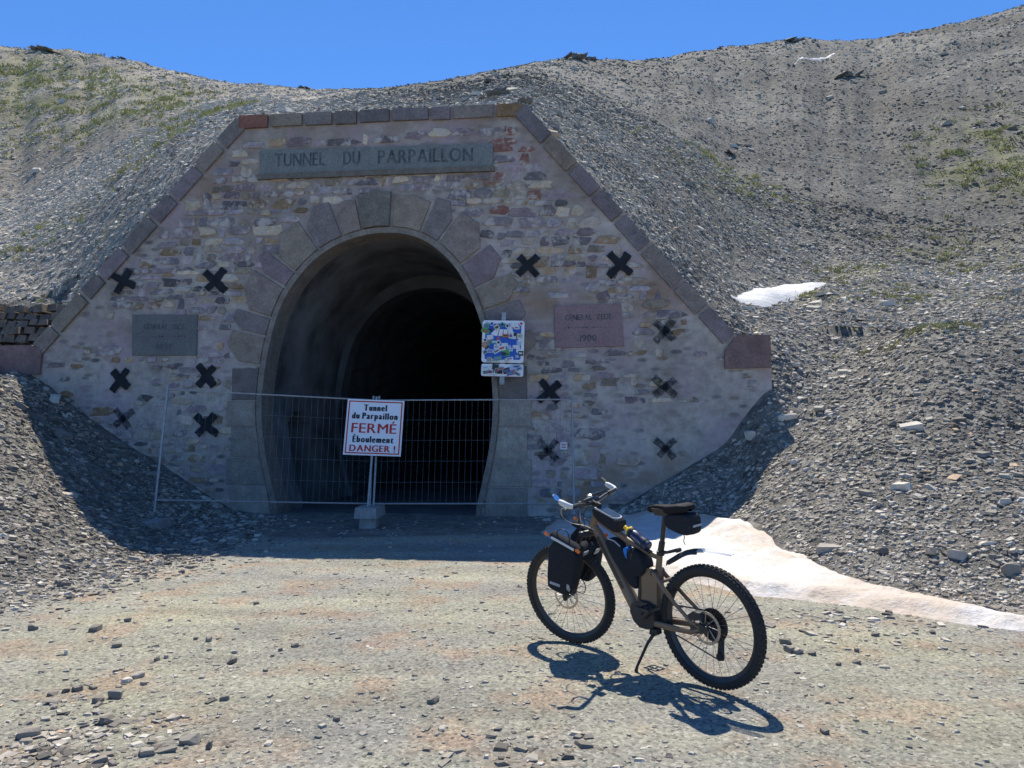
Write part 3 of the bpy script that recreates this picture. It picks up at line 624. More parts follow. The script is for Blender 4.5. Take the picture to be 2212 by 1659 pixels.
NEAR = [
 (413, 1604, 40, 'biggest blocky grey stone at the bottom edge of the picture, left of centre', .5, .45), (452, 1616, 17, 'upright dark stone beside the biggest blocky stone at the bottom', 1.1, .15),
 (318, 1630, 33, 'pale topped stone right of the bed of flat slates at the bottom', .5, .5), (293, 1632, 18, 'small flat stone leaning on the pale topped stone at the bottom', .45, .4),
 (63, 1590, 44, 'large tilted slab at the left end of the slate bed', .5, .4), (55, 1607, 34, 'slab lying just below the large tilted slab in the slate bed', .3, .35), (215, 1650, 32, 'grey stone cut by the bottom edge below the slate bed', .5, .4), (242, 1655, 20, 'small stone cut by the bottom edge right of another', .6, .3),
 (230, 1562, 30, 'dark rough stone on the right side of the slate bed', .6, .2), (251, 1507, 32, 'dark angular stone above the slate bed with a pale top', .65, .3), (211, 1516, 26, 'dark block left of the dark angular stone above the slate bed', .55, .2),
 (112, 1521, 30, 'two tone slab at the top of the slate bed', .35, .4), (118, 1530, 18, 'small stone touching the two tone slab of the slate bed', .5, .4), (113, 1502, 20, 'small flat dark stone leftmost in the row above the slate bed', .4, .2), (143, 1495, 21, 'flat stone second in the row above the slate bed', .45, .25), (167, 1493, 21, 'pointed stone third in the row above the slate bed', .6, .25), (201, 1487, 20, 'stone at the right end of the row above the slate bed', .4, .25),
 (297, 1464, 27, 'wide pale stone with dark front above the right of the slate bed', .45, .55), (311, 1480, 14, 'small pale stone just below the wide pale stone', .6, .5), (275, 1474, 22, 'light flat stone left of the wide pale stone', .5, .85),
 (73, 1361, 19, 'square dark stone near the left edge of the plaza', .7, .25), (207, 1362, 28, 'wide dark stone alone on the left of the plaza', .5, .2), (277, 1343, 14, 'small square stone below the end of the left scree', .8, .25), (368, 1341, 13, 'small pale topped stone alone in mid plaza left', .5, .6),
 (253, 1398, 20, 'dark stone with pale flake in mid plaza left', .55, .25), (142, 1415, 11, 'narrow pale stone standing in the left plaza', 1.2, .8), (422, 1382, 9, 'tiny dark stone left of a pale topped lump', .8, .2), (451, 1385, 15, 'pale topped lump in mid plaza', .85, .5),
 (338, 1428, 12, 'small dark stone in a pair left of the plaza centre', .7, .2), (358, 1422, 9, 'small pale stone in a pair left of the plaza centre', 1.0, .6), (501, 1432, 21, 'dark rounded stone with mauve tint in mid plaza', .75, .2), (507, 1411, 13, 'small pale stone just above the dark rounded stone', .55, .6), (437, 1465, 16, 'pale crusted stone below mid plaza left', .5, .6),
 (485, 1513, 20, 'dark tilted stone with shadow under it left of centre bottom', .6, .25), (638, 1396, 21, 'wide pale topped stone in the middle of the plaza', .5, .45), (606, 1406, 9, 'tiny dark cube left of the wide pale topped stone', .8, .2), (573, 1451, 12, 'small dark stone at the left of a gravelly strip in mid plaza', .5, .25),
 (553, 1305, 12, 'small dark stone alone in the pale gravel below the fence', .6, .25), (392, 1239, 14, 'small round dark stone on the edge of the pale gravel below the wall', .7, .2), (936, 1516, 28, 'split dark stone alone in the bottom centre of the plaza', .5, .25), (727, 1557, 14, 'small square stone near the bottom centre', .7, .25), (580, 1610, 20, 'flat whitish stone in the bottom gravel', .4, .75),
 (1697, 1391, 24, 'dark lump on top of three stones right of the rear wheel', .55, .2), (1705, 1408, 24, 'round mauve stone of the three right of the rear wheel', .65, .35), (1725, 1411, 22, 'pale mauve stone touching the round one right of the rear wheel', .6, .5), (1755, 1414, 17, 'dark small stone right of the three by the rear wheel', .55, .2),
 (1892, 1374, 18, 'oval dark stone on the right of the plaza', .5, .2), (1850, 1434, 17, 'dark stone with pale chip on the right of the plaza', .6, .25), (1812, 1437, 14, 'small broken dark stone left of the one with a pale chip', .6, .2), (1851, 1408, 10, 'tiny stone standing above the one with a pale chip', .9, .3), (2015, 1368, 16, 'dark stone below the snow at the far right', .6, .2), (1910, 1443, 20, 'flat pale slab on the right of the plaza', .3, .6), (1782, 1584, 22, 'dark jagged stone at the bottom right', .6, .2),
 (1821, 1346, 14, 'dark pointed stone below the snow tongue', .6, .15), (1920, 1325, 14, 'dark stone at the lower edge of the snow', .6, .15),
]
for i, (px, py, wpx, lab, asp, ti) in enumerate(NEAR): boulder('stone', px, py, wpx * 1.05, lab, asp, ti, (i * 1.7) % 3.1)
BANKST = [(1700, 908, 44, 'long whitish slab beside the shadow edge on the right bank', .35, .95, 20), (1772, 888, 34, 'thick two layered slab above the long whitish slab', .45, .7, 20), (1620, 950, 28, 'whitish slab standing on end at the shadow edge of the right bank', .8, .9, 20), (1718, 792, 22, 'white flat stone below the right end of the portal', .45, .95, 20),
 (1718, 1002, 24, 'white pointed stone in the middle of the right bank', .5, .9, 20), (2008, 1196, 34, 'tan slab above the snow on the right bank', .5, .99, 20), (2066, 1205, 38, 'large pale stone with dark front above the snow', .6, .7, 20), (2186, 1240, 38, 'grey block at the right edge of the picture above the snow', .8, .45, 20), (1778, 1188, 27, 'flat rectangular slab at the upper edge of the snow', .4, .6, 20), (1695, 1269, 40, 'flat dark slab lying on the lower snow', .15, .3, 20), (1908, 1196, 22, 'dark stone on the right bank left of the tan slab', .7, .1, 20),
 (1085, 206, 62, 'dark jagged rock behind the top right corner of the portal', .75, .1, 17), (1052, 216, 40, 'pale tilted rock left of the dark jagged rock above the portal', .6, .3, 17), (1130, 222, 44, 'layered rock at the right end of the portal top', .6, .25, 16.5), (1243, 126, 46, 'biggest crag on the skyline right of the portal', .7, .25, 30), (1275, 128, 26, 'small crag just right of the biggest skyline crag', .7, .2, 30), (95, 109, 60, 'dark low crag on the skyline at the far left', .3, .35, 30), (260, 128, 40, 'dark ledge on the left skyline', .28, .35, 30), (660, 192, 40, 'thin dark ledge on the skyline above the portal', .2, .35, 28), (1720, 90, 60, 'low dark crag on the right skyline', .3, .35, 30), (1830, 165, 62, 'dark mauve outcrop high on the right hillside', .4, .2, 30)]
for i, (px, py, wpx, lab, asp, ti, rm) in enumerate(BANKST):
    boulder('rock' if i > 10 else 'stone', px, py, wpx, lab, asp, ti, (i * 0.9) % 3.1, 0.6, 'rocks on the slopes', rmin=rm if i > 10 else 5.0)

# turf
def grass():
    rg = np.random.default_rng(21); n = 75000
    az = rg.uniform(-0.64, 0.64, n); r = np.exp(rg.uniform(math.log(13), math.log(75), n)); x, y = r * np.sin(az), r * np.cos(az)
    g = grass_mask(x, y) * sst(-0.02, 0.2, fbm(x * 0.9, y * 0.9, 4) + 0.05); z = height(x, y)
    k = (rg.random(n) < g * 0.9) & in_frame(x, y, z) & clear_of_portal(x, y, z) & (z > 2)
    x, y, z, r = x[k], y[k], z[k], r[k]
    V, F = [], []
    B = 14
    for i in range(len(x)):
        R = 0.075 * (r[i] / 18) ** 0.9 * rg.uniform(0.6, 1.6)
        th = rg.uniform(0, 6.28, B); q = rg.uniform(0, R, B); w = R * 0.16; h = R * rg.uniform(0.35, 0.8, B)
        bx, by = x[i] + q * np.cos(th), y[i] + q * np.sin(th); t2 = rg.uniform(0, 6.28, B)
        lx, ly = np.cos(th) * h * 0.6, np.sin(th) * h * 0.6
        V.append(np.stack([np.stack([bx - w * np.cos(t2), by - w * np.sin(t2), np.full(B, z[i] - 0.02)], 1), np.stack([bx + w * np.cos(t2), by + w * np.sin(t2), np.full(B, z[i] - 0.02)], 1), np.stack([bx + lx, by + ly, z[i] + h], 1)], 1).reshape(-1, 3))
    V = np.concatenate(V); F = np.arange(len(V)).reshape(-1, 3)
    return tag(np_mesh('grass', V, F, M['grass']), None, None, None, 'stuff')
grass()

# ------------------------------------------------------------------ tunnel portal
def frame_mw(o, ex, ey, ez=(0, 0, 1)):
    m = Matrix.Identity(4)
    for i, a in enumerate((ex, ey, ez)):
        for j in range(3): m[j][i] = a[j]
    for j in range(3): m[j][3] = o[j]
    return m
portal = empty('tunnel_portal', frame_mw(FO, FEX, FEY), 'grey stone tunnel portal with sloping shoulders and a tall arched opening, in shade', 'tunnel portal')
ARC_L = [(603, 1104), (590, 1050), (575, 980), (567, 900), (570, 830), (585, 740), (610, 660), (650, 595), (700, 547), (760, 517), (825, 504)]
ARC_R = [(890, 510), (940, 535), (985, 580), (1020, 645), (1045, 720), (1060, 800), (1065, 870), (1060, 950), (1045, 1030), (1027, 1106)]
def smooth_curve(pts, k=5):
    P = A_(pts); out = []
    for i in range(len(P) - 1):
        p0, p1, p2, p3 = P[max(i - 1, 0)], P[i], P[i + 1], P[min(i + 2, len(P) - 1)]
        for t in np.linspace(0, 1, k, endpoint=False):
            out.append(0.5 * (2 * p1 + (p2 - p0) * t + (2 * p0 - 5 * p1 + 4 * p2 - p3) * t ** 2 + (3 * p1 - p0 - 3 * p2 + p3) * t ** 3))
    out.append(P[-1]); return A_(out)
arc = smooth_curve([fac(*p) for p in ARC_L + ARC_R], 5)
arc[0, 1] = arc[-1, 1] = -0.3
CX = float((arc[:, 0].min() + arc[:, 0].max()) / 2)
nrm = np.zeros_like(arc); tg = np.gradient(arc, axis=0); tg /= np.linalg.norm(tg, axis=1, keepdims=True); nrm[:, 0] = -tg[:, 1]; nrm[:, 1] = tg[:, 0]   # outward
arclen = np.concatenate([[0], np.cumsum(np.linalg.norm(np.diff(arc, axis=0), axis=1))])
OUT = [fac(*p) for p in [(-40, 748), (72, 745), (515, 252), (1132, 224), (1590, 724), (1664, 724)]]
gz = -0.6
wl = OUT[0][0]; wr = OUT[5][0]
outer = [(wl, gz), (wl, OUT[0][1]), OUT[1], OUT[2], OUT[3], OUT[4], OUT[5], (wr + 0.04, gz)]
# backing wall: front face with the arch cut out, rim to the rear
hole = [tuple(p) for p in arc]
loop = [(wl, gz), (wl, OUT[0][1])] + OUT[1:5] + [(wr, OUT[5][1]), (wr + 0.04, gz), (arc[-1, 0], gz)] + [tuple(p) for p in arc[::-1]] + [(arc[0, 0], gz)]
tri = tessellate_polygon([[Vector((a, b, 0)) for a, b in loop]])
b = MB(); b.add([(a, 0, c) for a, c in loop], [tuple(t) for t in tri])
n = len(loop)
b.add([(a, 0, c) for a, c in loop[:8]] + [(a, 0.85, c - (0.0)) for a, c in loop[:8]], [(i, i + 1, i + 9, i + 8) for i in range(7)])
wall = b.build('wall', M['mortar'], portal)
ff = lambda u, v, h: (u, -h, v)
def inside(p, poly):
    return poly_sd(A_([p]), A_(poly))[0] < 0
SIGNPL = [fac(*p) for p in [(563, 327), (1066, 311), (1066, 360), (563, 378)]]
PL1 = [fac(*p) for p in [(288, 680), (428, 680), (426, 768), (287, 768)]]
PL2 = [fac(*p) for p in [(1198, 661), (1340, 656), (1348, 748), (1198, 752)]]
# coping
def band(p, q, thick, inner_dir, nblk, cols, b, skip=0.03, h=0.06):
    p, q = A_(p), A_(q); d = q - p; Ld = np.linalg.norm(d); d /= Ld; nn = A_(inner_dir); cuts = np.linspace(0, Ld, nblk + 1) + np.concatenate([[0], rng.uniform(-0.12, 0.12, nblk - 1), [0]])
    for i in range(nblk):
        a0, a1 = cuts[i] + skip, cuts[i + 1] - skip
        th = thick * rng.uniform(0.94, 1.04)
        b.prism([p + d * a0, p + d * a1, p + d * a1 + nn * th, p + d * a0 + nn * th], ff, -0.55, h + rng.uniform(-0.01, 0.01), 0.03, cols(i))
def stone_tone(i=None):
    c = [(0.20, 0.17, 0.15), (0.17, 0.15, 0.14), (0.185, 0.155, 0.16), (0.22, 0.185, 0.15), (0.16, 0.14, 0.145)][rng.integers(5)]
    k = rng.uniform(0.85, 1.15) * 1.3; return tuple(x * k for x in c)
RED = (0.27, 0.135, 0.105); RUST = (0.29, 0.19, 0.11)
cop = MB()
OO = [A_(p) for p in OUT]
def perp(p, q):
    d = A_(q) - A_(p); d /= np.linalg.norm(d); return A_((d[1], -d[0]))
band(OO[2], OO[3], 0.25, perp(OO[2], OO[3]), 9, lambda i: RED if i == 0 else (RUST if i == 8 else stone_tone()), cop)
band(OO[1], OO[2], 0.29, perp(OO[1], OO[2]), 9, lambda i: stone_tone(), cop)
band(OO[3], OO[4], 0.29, perp(OO[3], OO[4]), 8, lambda i: stone_tone(), cop)
cop.prism([OO[4] + (-0.22, -0.28), OO[4], (wr, OO[5][1]), (wr, OO[5][1] - 0.58), (OO[4][0] - 0.22, OO[4][1] - 0.6)], ff, -0.55, 0.06, 0.02, (0.24, 0.165, 0.155))
cop.prism([(wl, OO[0][1]), OO[1] + (0.0, 0.0), OO[1] + (0.24, -0.1), OO[1] + (0.2, -0.6), (wl, OO[0][1] - 0.55)], ff, -0.55, 0.06, 0.02, (0.23, 0.165, 0.165))
cop.build('coping', M['dressed'], portal)
# arch ring: lip, voussoirs, jamb stones
lip = MB(); m_ = len(arc); vs = []
for i in range(m_):
    p, q = arc[i], arc[i] + nrm[i] * 0.10
    vs += [(p[0], 0.5, p[1]), (p[0], -0.045, p[1]), (q[0], -0.055, q[1]), (q[0], 0.02, q[1])]
lip.add(vs, [(4 * i + j, 4 * i + 4 + j, 4 * i + 5 + j, 4 * i + 1 + j) for i in range(m_ - 1) for j in range(3)], (0.27, 0.24, 0.21))
lip.build('arch_lip', M['dressed'], portal)
def at_len(s):
    i = int(np.clip(np.searchsorted(arclen, s) - 1, 0, m_ - 2)); t = (s - arclen[i]) / (arclen[i + 1] - arclen[i])
    return arc[i] * (1 - t) + arc[i + 1] * t, nrm[i] * (1 - t) + nrm[i + 1] * t
ring = MB(); RINGPOLY = []
TOT = arclen[-1]; zz = lambda s: at_len(s)[0][1]
mid = TOT / 2
sa = min(s for s in np.linspace(0, mid, 400) if zz(s) > 2.75); sb = max(s for s in np.linspace(mid, TOT, 400) if zz(s) > 2.75)
NV = 15; cuts = np.linspace(sa, sb, NV + 1) + np.concatenate([[0], rng.uniform(-.08, .08, NV - 1), [0]])
for i in range(NV):
    s0, s1 = cuts[i] + 0.022, cuts[i + 1] - 0.022
    (p0, n0), (pm, nm), (p1, n1) = at_len(s0), at_len((s0 + s1) / 2), at_len(s1)
    c = abs(i - NV // 2)
    q_ = rng.uniform(-.1, .08)
    La, Lb = (0.78, 0.78) if c == 0 else ((0.62 + q_, 0.86 + q_) if i < NV // 2 else (0.86 + q_, 0.62 + q_))
    if c == 1: La = Lb = 0.72
    a, bq = p0 + n0 * 0.125, p1 + n1 * 0.125
    A1, B1 = p0 + n0 * La, p1 + n1 * Lb
    C1 = pm + nm * (max(La, Lb) + 0.04)
    poly = [a, pm + nm * 0.125, bq, B1, C1, A1]
    RINGPOLY.append(poly)
    ring.prism(poly, ff, -0.02, 0.035 + (0.05 if c == 0 else rng.uniform(-0.012, 0.012)), 0.03, [(0.32, 0.27, 0.22), (0.27, 0.215, 0.225), (0.31, 0.255, 0.225), (0.26, 0.225, 0.22)][(i * 7) % 4] if c else (0.21, 0.195, 0.17))
for side in (0, 1):
    zc = 2.73; j = 0
    while zc > -0.3:
        hz = [0.62, 0.5, 0.58, 0.52][j % 4]; zb = zc - hz
        def ex_at(z):
            S = np.linspace(0, mid, 300) if side == 0 else np.linspace(TOT, mid, 300)
            zs = A_([at_len(s)[0][1] for s in S]); xs = A_([at_len(s)[0][0] for s in S]); return float(np.interp(z, zs, xs))
        wd = [0.62, 0.70][j % 2] if side else [0.6, 0.68][j % 2]
        sg = -1 if side == 0 else 1
        x0t, x0b = ex_at(zc - 0.012) + sg * 0.125, ex_at(zb + 0.012) + sg * 0.125; xo = (ex_at(1.6) + sg * (0.125 + wd - 0.1))
        poly = [(x0b, zb + 0.012), (xo, zb + 0.012), (xo, zc - 0.012), (x0t, zc - 0.012)]
        RINGPOLY.append([A_(p) for p in poly])
        ring.prism(poly, ff, -0.02, 0.03 + rng.uniform(-0.01, 0.012), 0.025, tuple(np.array((0.37, 0.335, 0.29)) * rng.uniform(.8, 1.15)) if j else (0.2, 0.18, 0.17))
        zc = zb; j += 1
ring.build('arch_stones', M['dressed'], portal)
# rubble courses
rub = MB(); blocked = RINGPOLY + [SIGNPL, PL1, PL2]
cen = A_([np.mean(A_(p), 0) for p in blocked]); 
inner = [A_(OO[1]) + (0.35, -0.25), A_(OO[2]) + (0.2, -0.33), A_(OO[3]) + (-0.2, -0.33), A_(OO[4]) + (-0.45, -0.1), (wr - 0.05, OO[5][1] - 0.62), (wr, gz), (wl + 0.1, gz), (wl + 0.1, OO[0][1] - 0.6)]
zr = -0.2
TONES = [(0.29, 0.24, 0.235), (0.33, 0.265, 0.205), (0.40, 0.275, 0.17), (0.26, 0.225, 0.235), (0.34, 0.26, 0.265), (0.46, 0.37, 0.265), (0.19, 0.165, 0.165)]
allst = []
while zr < OO[2][1]:
    hr = rng.uniform(0.10, 0.21); x = wl + rng.uniform(0, 0.2)
    while x < wr:
        wd = rng.uniform(0.14, 0.5) * (1.25 if hr > 0.16 else 1.0); allst.append((x + wd / 2, zr + hr / 2, wd, hr)); x += wd + rng.uniform(0.012, 0.05)
    zr += hr + rng.uniform(0.01, 0.03)
S4 = A_(allst); cover = fbm(S4[:, 0] * 0.55 + 40, S4[:, 1] * 0.8 + 3, 4); hgtk = sst(2.2, 5.6, S4[:, 1])
keep = cover + rng.uniform(-0.12, 0.12, len(S4)) < 0.03 + 0.34 * hgtk
okin = poly_sd(S4[:, :2], A_(inner)) < -0.08
okar = poly_sd(S4[:, :2], A_(hole)) > 0.2
for q in blocked: okar &= poly_sd(S4[:, :2], A_(q)) > 0.03 + 0.0 * S4[:, 2]
for (cx, cz, wd, hr), k1, k2, k3, hk in zip(allst, keep, okin, okar, hgtk):
    if not (k1 and k2 and k3): continue
    cz = cz + 0.16 * (vnoise(A_([cx * 0.9]), A_([cz * 0.5]))[0] - .5) + rng.normal(0, .015)
    sc_ = rng.uniform(0.55, 1.0) if hk < 0.4 else rng.uniform(0.85, 1.08)
    a, e = wd / 2 * sc_, hr / 2 * sc_
    j = lambda: rng.uniform(-0.32, 0.28)
    if rng.random() < .08: a, e = a * .6, min(e * 1.5, .17)
    pts = [(-a * (1 + j()), -e * 0.4), (-a * (0.8 + j()), -e * (0.95 + j())), (a * (0.7 + j()), -e * (1 + j() * .6)), (a * (1 + j()), -e * 0.3), (a * (0.95 + j()), e * (0.7 + j())), (a * 0.3, e * (1 + j())), (-a * (0.75 + j()), e * (0.95 + j()))]
    t = TONES[rng.integers(7)]; kk = rng.uniform(0.55, 1.5); col = tuple(u * kk for u in t)
    if rng.random() < 0.015: col = (0.27, 0.17, 0.12)
    if cx > OO[3][0] - 0.9 and cx < OO[3][0] + 0.3 and cz > 5.6 and rng.random() < 0.45: col = RED
    if cx < OO[1][0] + 2.2 and 1.9 < cz < 3.4 and rng.random() < 0.5: col = RUST
    rub.prism([(cx + u, cz + v) for u, v in pts], ff, -0.01, rng.uniform(0.006, 0.03), rng.uniform(0.05, 0.2), col)
rub.build('rubble_facing', M['rubble'], portal)
# tablets with lettering
def tablet(name, poly, col, h, texts, trim=None):
    b = MB(); b.prism(poly, ff, -0.01, h, 0.008, col); o = b.build(name, M['plaque'], portal)
    P = A_(poly); ang = math.atan2(P[1][1] - P[0][1], P[1][0] - P[0][0]); c = P.mean(0)
    t = MB()
    for body, size, dx, dz, bold, sx in texts:
        vs, fs = text_verts(body, size, bold, sx)
        vs = [(c[0] + dx + x * math.cos(ang) - (y + 0) * math.sin(ang), -h - 0.004 - z, c[1] + dz + dx * math.tan(ang) + x * math.sin(ang) + y * math.cos(ang)) for x, y, z in vs]
        t.add(vs, fs)
    return o, t, c, ang
o, t, c, ang = tablet('name_tablet', SIGNPL, (0.22, 0.235, 0.225), 0.05, [('TUNNEL', .37, -1.46, .03, .008, 1.0), ('DU', .37, -.44, .03, .010, .33), ('PARPAILLON', .37, 0.98, .03, .010, 1.82)])
t.build('lettering', M['letter'], o)
b = MB(); b.prism([(SIGNPL[0][0] - 0.03, SIGNPL[3][1] - 0.11), (SIGNPL[3][0] - 0.03, SIGNPL[3][1]), (SIGNPL[2][0] + 0.03, SIGNPL[2][1]), (SIGNPL[2][0] + 0.03, SIGNPL[2][1] - 0.1)], ff, -0.01, 0.075, 0.0, (0.2, 0.185, 0.16)); b.build('tablet_sill', M['dressed'], o)
for poly, col, yr, lab in ((PL1, (0.19, 0.19, 0.18), '1891', 'dark grey stone tablet'), (PL2, (0.32, 0.215, 0.215), '1900', 'mauve stone tablet with a chipped left edge')):
    o, t, c, ang = tablet('inscription_tablet', poly, col, 0.04, [('GENERAL  ZEDE', .15, 0, .16, .003, .84), (yr, .17, 0, -.22, .003, .30)])
    for k in range(14):                                  # second line worn to dots
        t.box((c[0] - 0.42 + k * 0.065, -0.045, c[1] - 0.03), (rng.uniform(0.01, 0.03), 0.004, rng.uniform(0.01, 0.035)))
    t.build('lettering', M['letter'], o); o['label'] = lab
# painted crosses
def cross(px, py, size, ang, faded, parts=(1, 1, 1, 1)):
    b = MB(); cx, cz = fac(px, py); r = size
    for k, on in enumerate(parts):
        if not on: continue
        a = ang + math.radians((45, 135, 225, 315)[k]) + rng.uniform(-0.12, 0.12); wd = r * rng.uniform(0.24, 0.31); Lr = r * rng.uniform(0.85, 1.12)
        d = A_((math.cos(a), math.sin(a))); n_ = A_((-d[1], d[0]))
        edge = [d * (-0.1 * r) - n_ * wd * .9]
        for q in np.linspace(0.15, 1.0, 6): edge.append(d * Lr * q - n_ * wd * rng.uniform(0.8, 1.05))
        for q in np.linspace(1.0, 0.15, 6): edge.append(d * Lr * (q + rng.uniform(-.03, .03)) + n_ * wd * rng.uniform(0.8, 1.05))
        edge.append(d * (-0.1 * r) + n_ * wd * .9)
        b.prism([(cx + e[0], cz + e[1]) for e in edge], ff, 0.03, 0.040 + 0.002 * k)
    o = b.build('painted_cross', M['crossfaded' if faded else 'cross'], portal)
    if faded: o['label'] = 'worn, faded black painted cross'
for a in [(268, 608, .27, .35, 0), (466, 608, .27, .05, 0), (262, 820, .27, .05, 0), (448, 812, .27, -.03, 0), (268, 905, .24, .0, 1), (446, 920, .27, .1, 0), (1140, 573, .25, .0, 0), (1340, 573, .27, .05, 0), (1437, 715, .25, .1, 1), (1188, 845, .26, -.05, 0), (1437, 836, .25, 0, 1), (1437, 968, .22, 0, 1)]: cross(*a)
cross(1185, 972, .24, 0, 1, (1, 1, 1, 1))
# vault behind the opening, with a refuge niche in its left wall, then the narrower dark bore
def sweep(curve, y0, y1, ny, mat, name, skipf=None, jit=0.0):
    b = MB(); k = len(curve); ys = np.linspace(y0, y1, ny); vs = []
    for yy in ys:
        for (u, v) in curve: vs.append((u + rng.normal(0, jit), yy, v + rng.normal(0, jit)))
    fs = []
    for i in range(ny - 1):
        for j in range(k - 1):
            m = curve[j] * 0.5 + curve[j + 1] * 0.5
            if skipf and skipf(j, m, (ys[i] + ys[i + 1]) / 2): continue
            fs.append((i * k + j, i * k + j + 1, (i + 1) * k + j + 1, (i + 1) * k + j))
    b.add(vs, fs); return b.build(name, mat, portal, smooth=jit == 0)
fine = smooth_curve(arc, 3)
top_n = lambda yy: 1.95 - ((yy - 1.75) / 0.55) ** 2 * 0.3
niche = lambda j, m, yy: m[0] < CX and 1.2 < yy < 2.3 and 0.0 < m[1] < top_n(yy)
vault = sweep(fine, 0.5, 4.0, 36, M['vault'], 'vault', niche)
def niche_box():
    k = len(fine); ys = np.linspace(0.5, 4.0, 36); rem = set()
    for i in range(35):
        for j in range(k - 1):
            if niche(j, fine[j] * 0.5 + fine[j + 1] * 0.5, (ys[i] + ys[i + 1]) / 2): rem.add((i, j))
    m = MB(); P = lambda i, j, o: (fine[j][0] - o, ys[i], fine[j][1])
    for (i, j) in rem:
        m.add([P(i, j, .6), P(i, j + 1, .6), P(i + 1, j + 1, .6), P(i + 1, j, .6)], [(0, 1, 2, 3)])
        for nb_, (a, c) in (((i - 1, j), ((i, j), (i, j + 1))), ((i + 1, j), ((i + 1, j), (i + 1, j + 1))), ((i, j - 1), ((i, j), (i + 1, j))), ((i, j + 1), ((i, j + 1), (i + 1, j + 1)))):
            if nb_ not in rem: m.add([P(*a, 0), P(*c, 0), P(*c, .6), P(*a, .6)], [(0, 1, 2, 3)])
    m.build('refuge_niche', M['vaultdark'], portal)
niche_box()
sm = arc.copy(); sm[:, 0] = CX + (arc[:, 0] - CX) * 0.94; sm[:, 1] = arc[:, 1] * 0.95 - 0.05
b = MB(); k = len(arc)
b.add([(u, 4.0, v) for u, v in arc * A_((1, 1)) + nrm * 0.1] + [(u, 3.97, v) for u, v in sm] + [(u, 4.5, v) for u, v in sm], [(i, i + 1, k + i + 1, k + i) for i in range(k - 1)] + [(k + i, k + i + 1, 2 * k + i + 1, 2 * k + i) for i in range(k - 1)])
b.build('inner_arch', M['vaultdark'], portal)
sweep(arc * A_((1, 0.99)), 4.5, 34, 30, M['vaultdark'], 'tunnel_bore', None, 0.03)
b = MB(); b.add([(CX - 4, 34, -1), (CX + 4, 34, -1), (CX + 4, 34, 7), (CX - 4, 34, 7)], [(0, 1, 2, 3)]); b.build('tunnel_end', M['vaultdark'], portal)

# dry stone wall behind the left shoulder
g0 = at(52, 741, 16.2)
gw = empty('dry_stone_wall', Matrix.Translation(g0), 'low brown dry stone wall behind the left shoulder of the portal', 'stone wall')
for nm, seed, x0, x1 in (('stone_courses', 1, -1.0, 0.55),):
    b = MB(); zc = 0
    for row in range(5):
        x = x0 + rng.uniform(0, 0.1)
        while x < x1:
            wd = rng.uniform(0.14, 0.3); a_ = rng.uniform(-.12, .12); b.box((x + wd / 2, rng.uniform(-.09, .09) + 0.09 * row, zc + 0.09 + rng.uniform(-.03, .03)), (wd * rng.uniform(.8, .98), 0.4, rng.uniform(.12, .19)), [(math.cos(a_), 0, math.sin(a_)), (0, 1, 0), (-math.sin(a_), 0, math.cos(a_))], None, rng.uniform(.6, .92)); x += wd
        zc += 0.17
    b.build(nm, M['gabion'], gw)

# ------------------------------------------------------------------ closed fence
FMID = at(803, 1088, 12.6); FLB = at(336, 1080, 11.75); FRB = at(1240, 1088, 12.5)
LEAN = A_((0, 0.22, 0.976))
def panel(p, q, hgt, label, nv):
    """p,q: bottom corners (local frame: x along, z up the leaning panel)"""
    p, q = A_(p), A_(q); ex = q - p; Lp = np.linalg.norm(ex); ex /= Lp
    ez = LEAN - ex * (LEAN @ ex); ez /= np.linalg.norm(ez); ey = np.cross(ez, ex)
    e = empty('construction_fence', frame_mw(p, ex, ey, ez), label, 'fence panel', 'construction fence panels')
    for x in (0, Lp): MB().tube([(x, 0, -0.18), (x, 0, hgt + 0.07)], 0.018, 8).build('post', M['galv'], e, True)
    for z in (0, hgt): MB().tube([(0.018, 0, z), (Lp - 0.018, 0, z + 0.0)], 0.0135, 8).build('rail', M['galv'], e, True)
    b = MB()
    for i in range(1, nv): b.tube([(Lp * i / nv, -0.012, 0), (Lp * i / nv + .002 * math.sin(i * 3.), -0.012, hgt)], 0.0015, 5)
    for k in range(1, 5): b.tube([(0, -0.014, hgt * k / 5), (Lp, -0.014, hgt * k / 5)], 0.0017, 5)
    b.build('wire_mesh', M['wire'], e)
    return e, ex, ey, ez
HP = 1.74
panel(FLB, FMID + A_((-0.03, 0, 0)), HP, 'left galvanised mesh fence panel, angled across the foot of the left wall', 32)
pr, fx, fy, fz = panel(FMID + A_((0.03, 0, 0)), FRB, HP, 'right galvanised mesh fence panel standing across the tunnel mouth', 33)
def foot(P, dims, label, tone=None):
    e = MB(); e.box((0, 0, dims[2] / 2), dims, None, None, 0.93); o = e.build('concrete_block', M['concrete']); o.location = P; return tag(o, label, 'concrete block', 'fence feet')
fm = FMID.copy(); fm[2] = 0
foot(fm + A_((-0.02, -0.05, -0.03)), (0.27, 0.6, 0.19), 'lower pale concrete block on the ground under the closed sign').rotation_euler[2] = 0.06
foot(fm + A_((-0.01, -0.08, 0.16)), (0.36, 0.68, 0.17), 'upper concrete fence foot resting on another block under the closed sign').rotation_euler[2] = -0.05
fr_ = FRB.copy(); fr_[2] = float(height(fr_[0], fr_[1])[0]); foot(fr_ + A_((0.02, 0, -0.02)), (0.25, 0.65, 0.2), 'concrete fence foot under the right end post beside the snow')
fl_ = FLB.copy() - LEAN * 0.18; fl_[2] = float(height(fl_[0], fl_[1])[0]); foot(fl_ + A_((0, 0, -0.12)), (0.25, 0.65, 0.2), 'concrete fence foot half sunk in scree under the left end post')
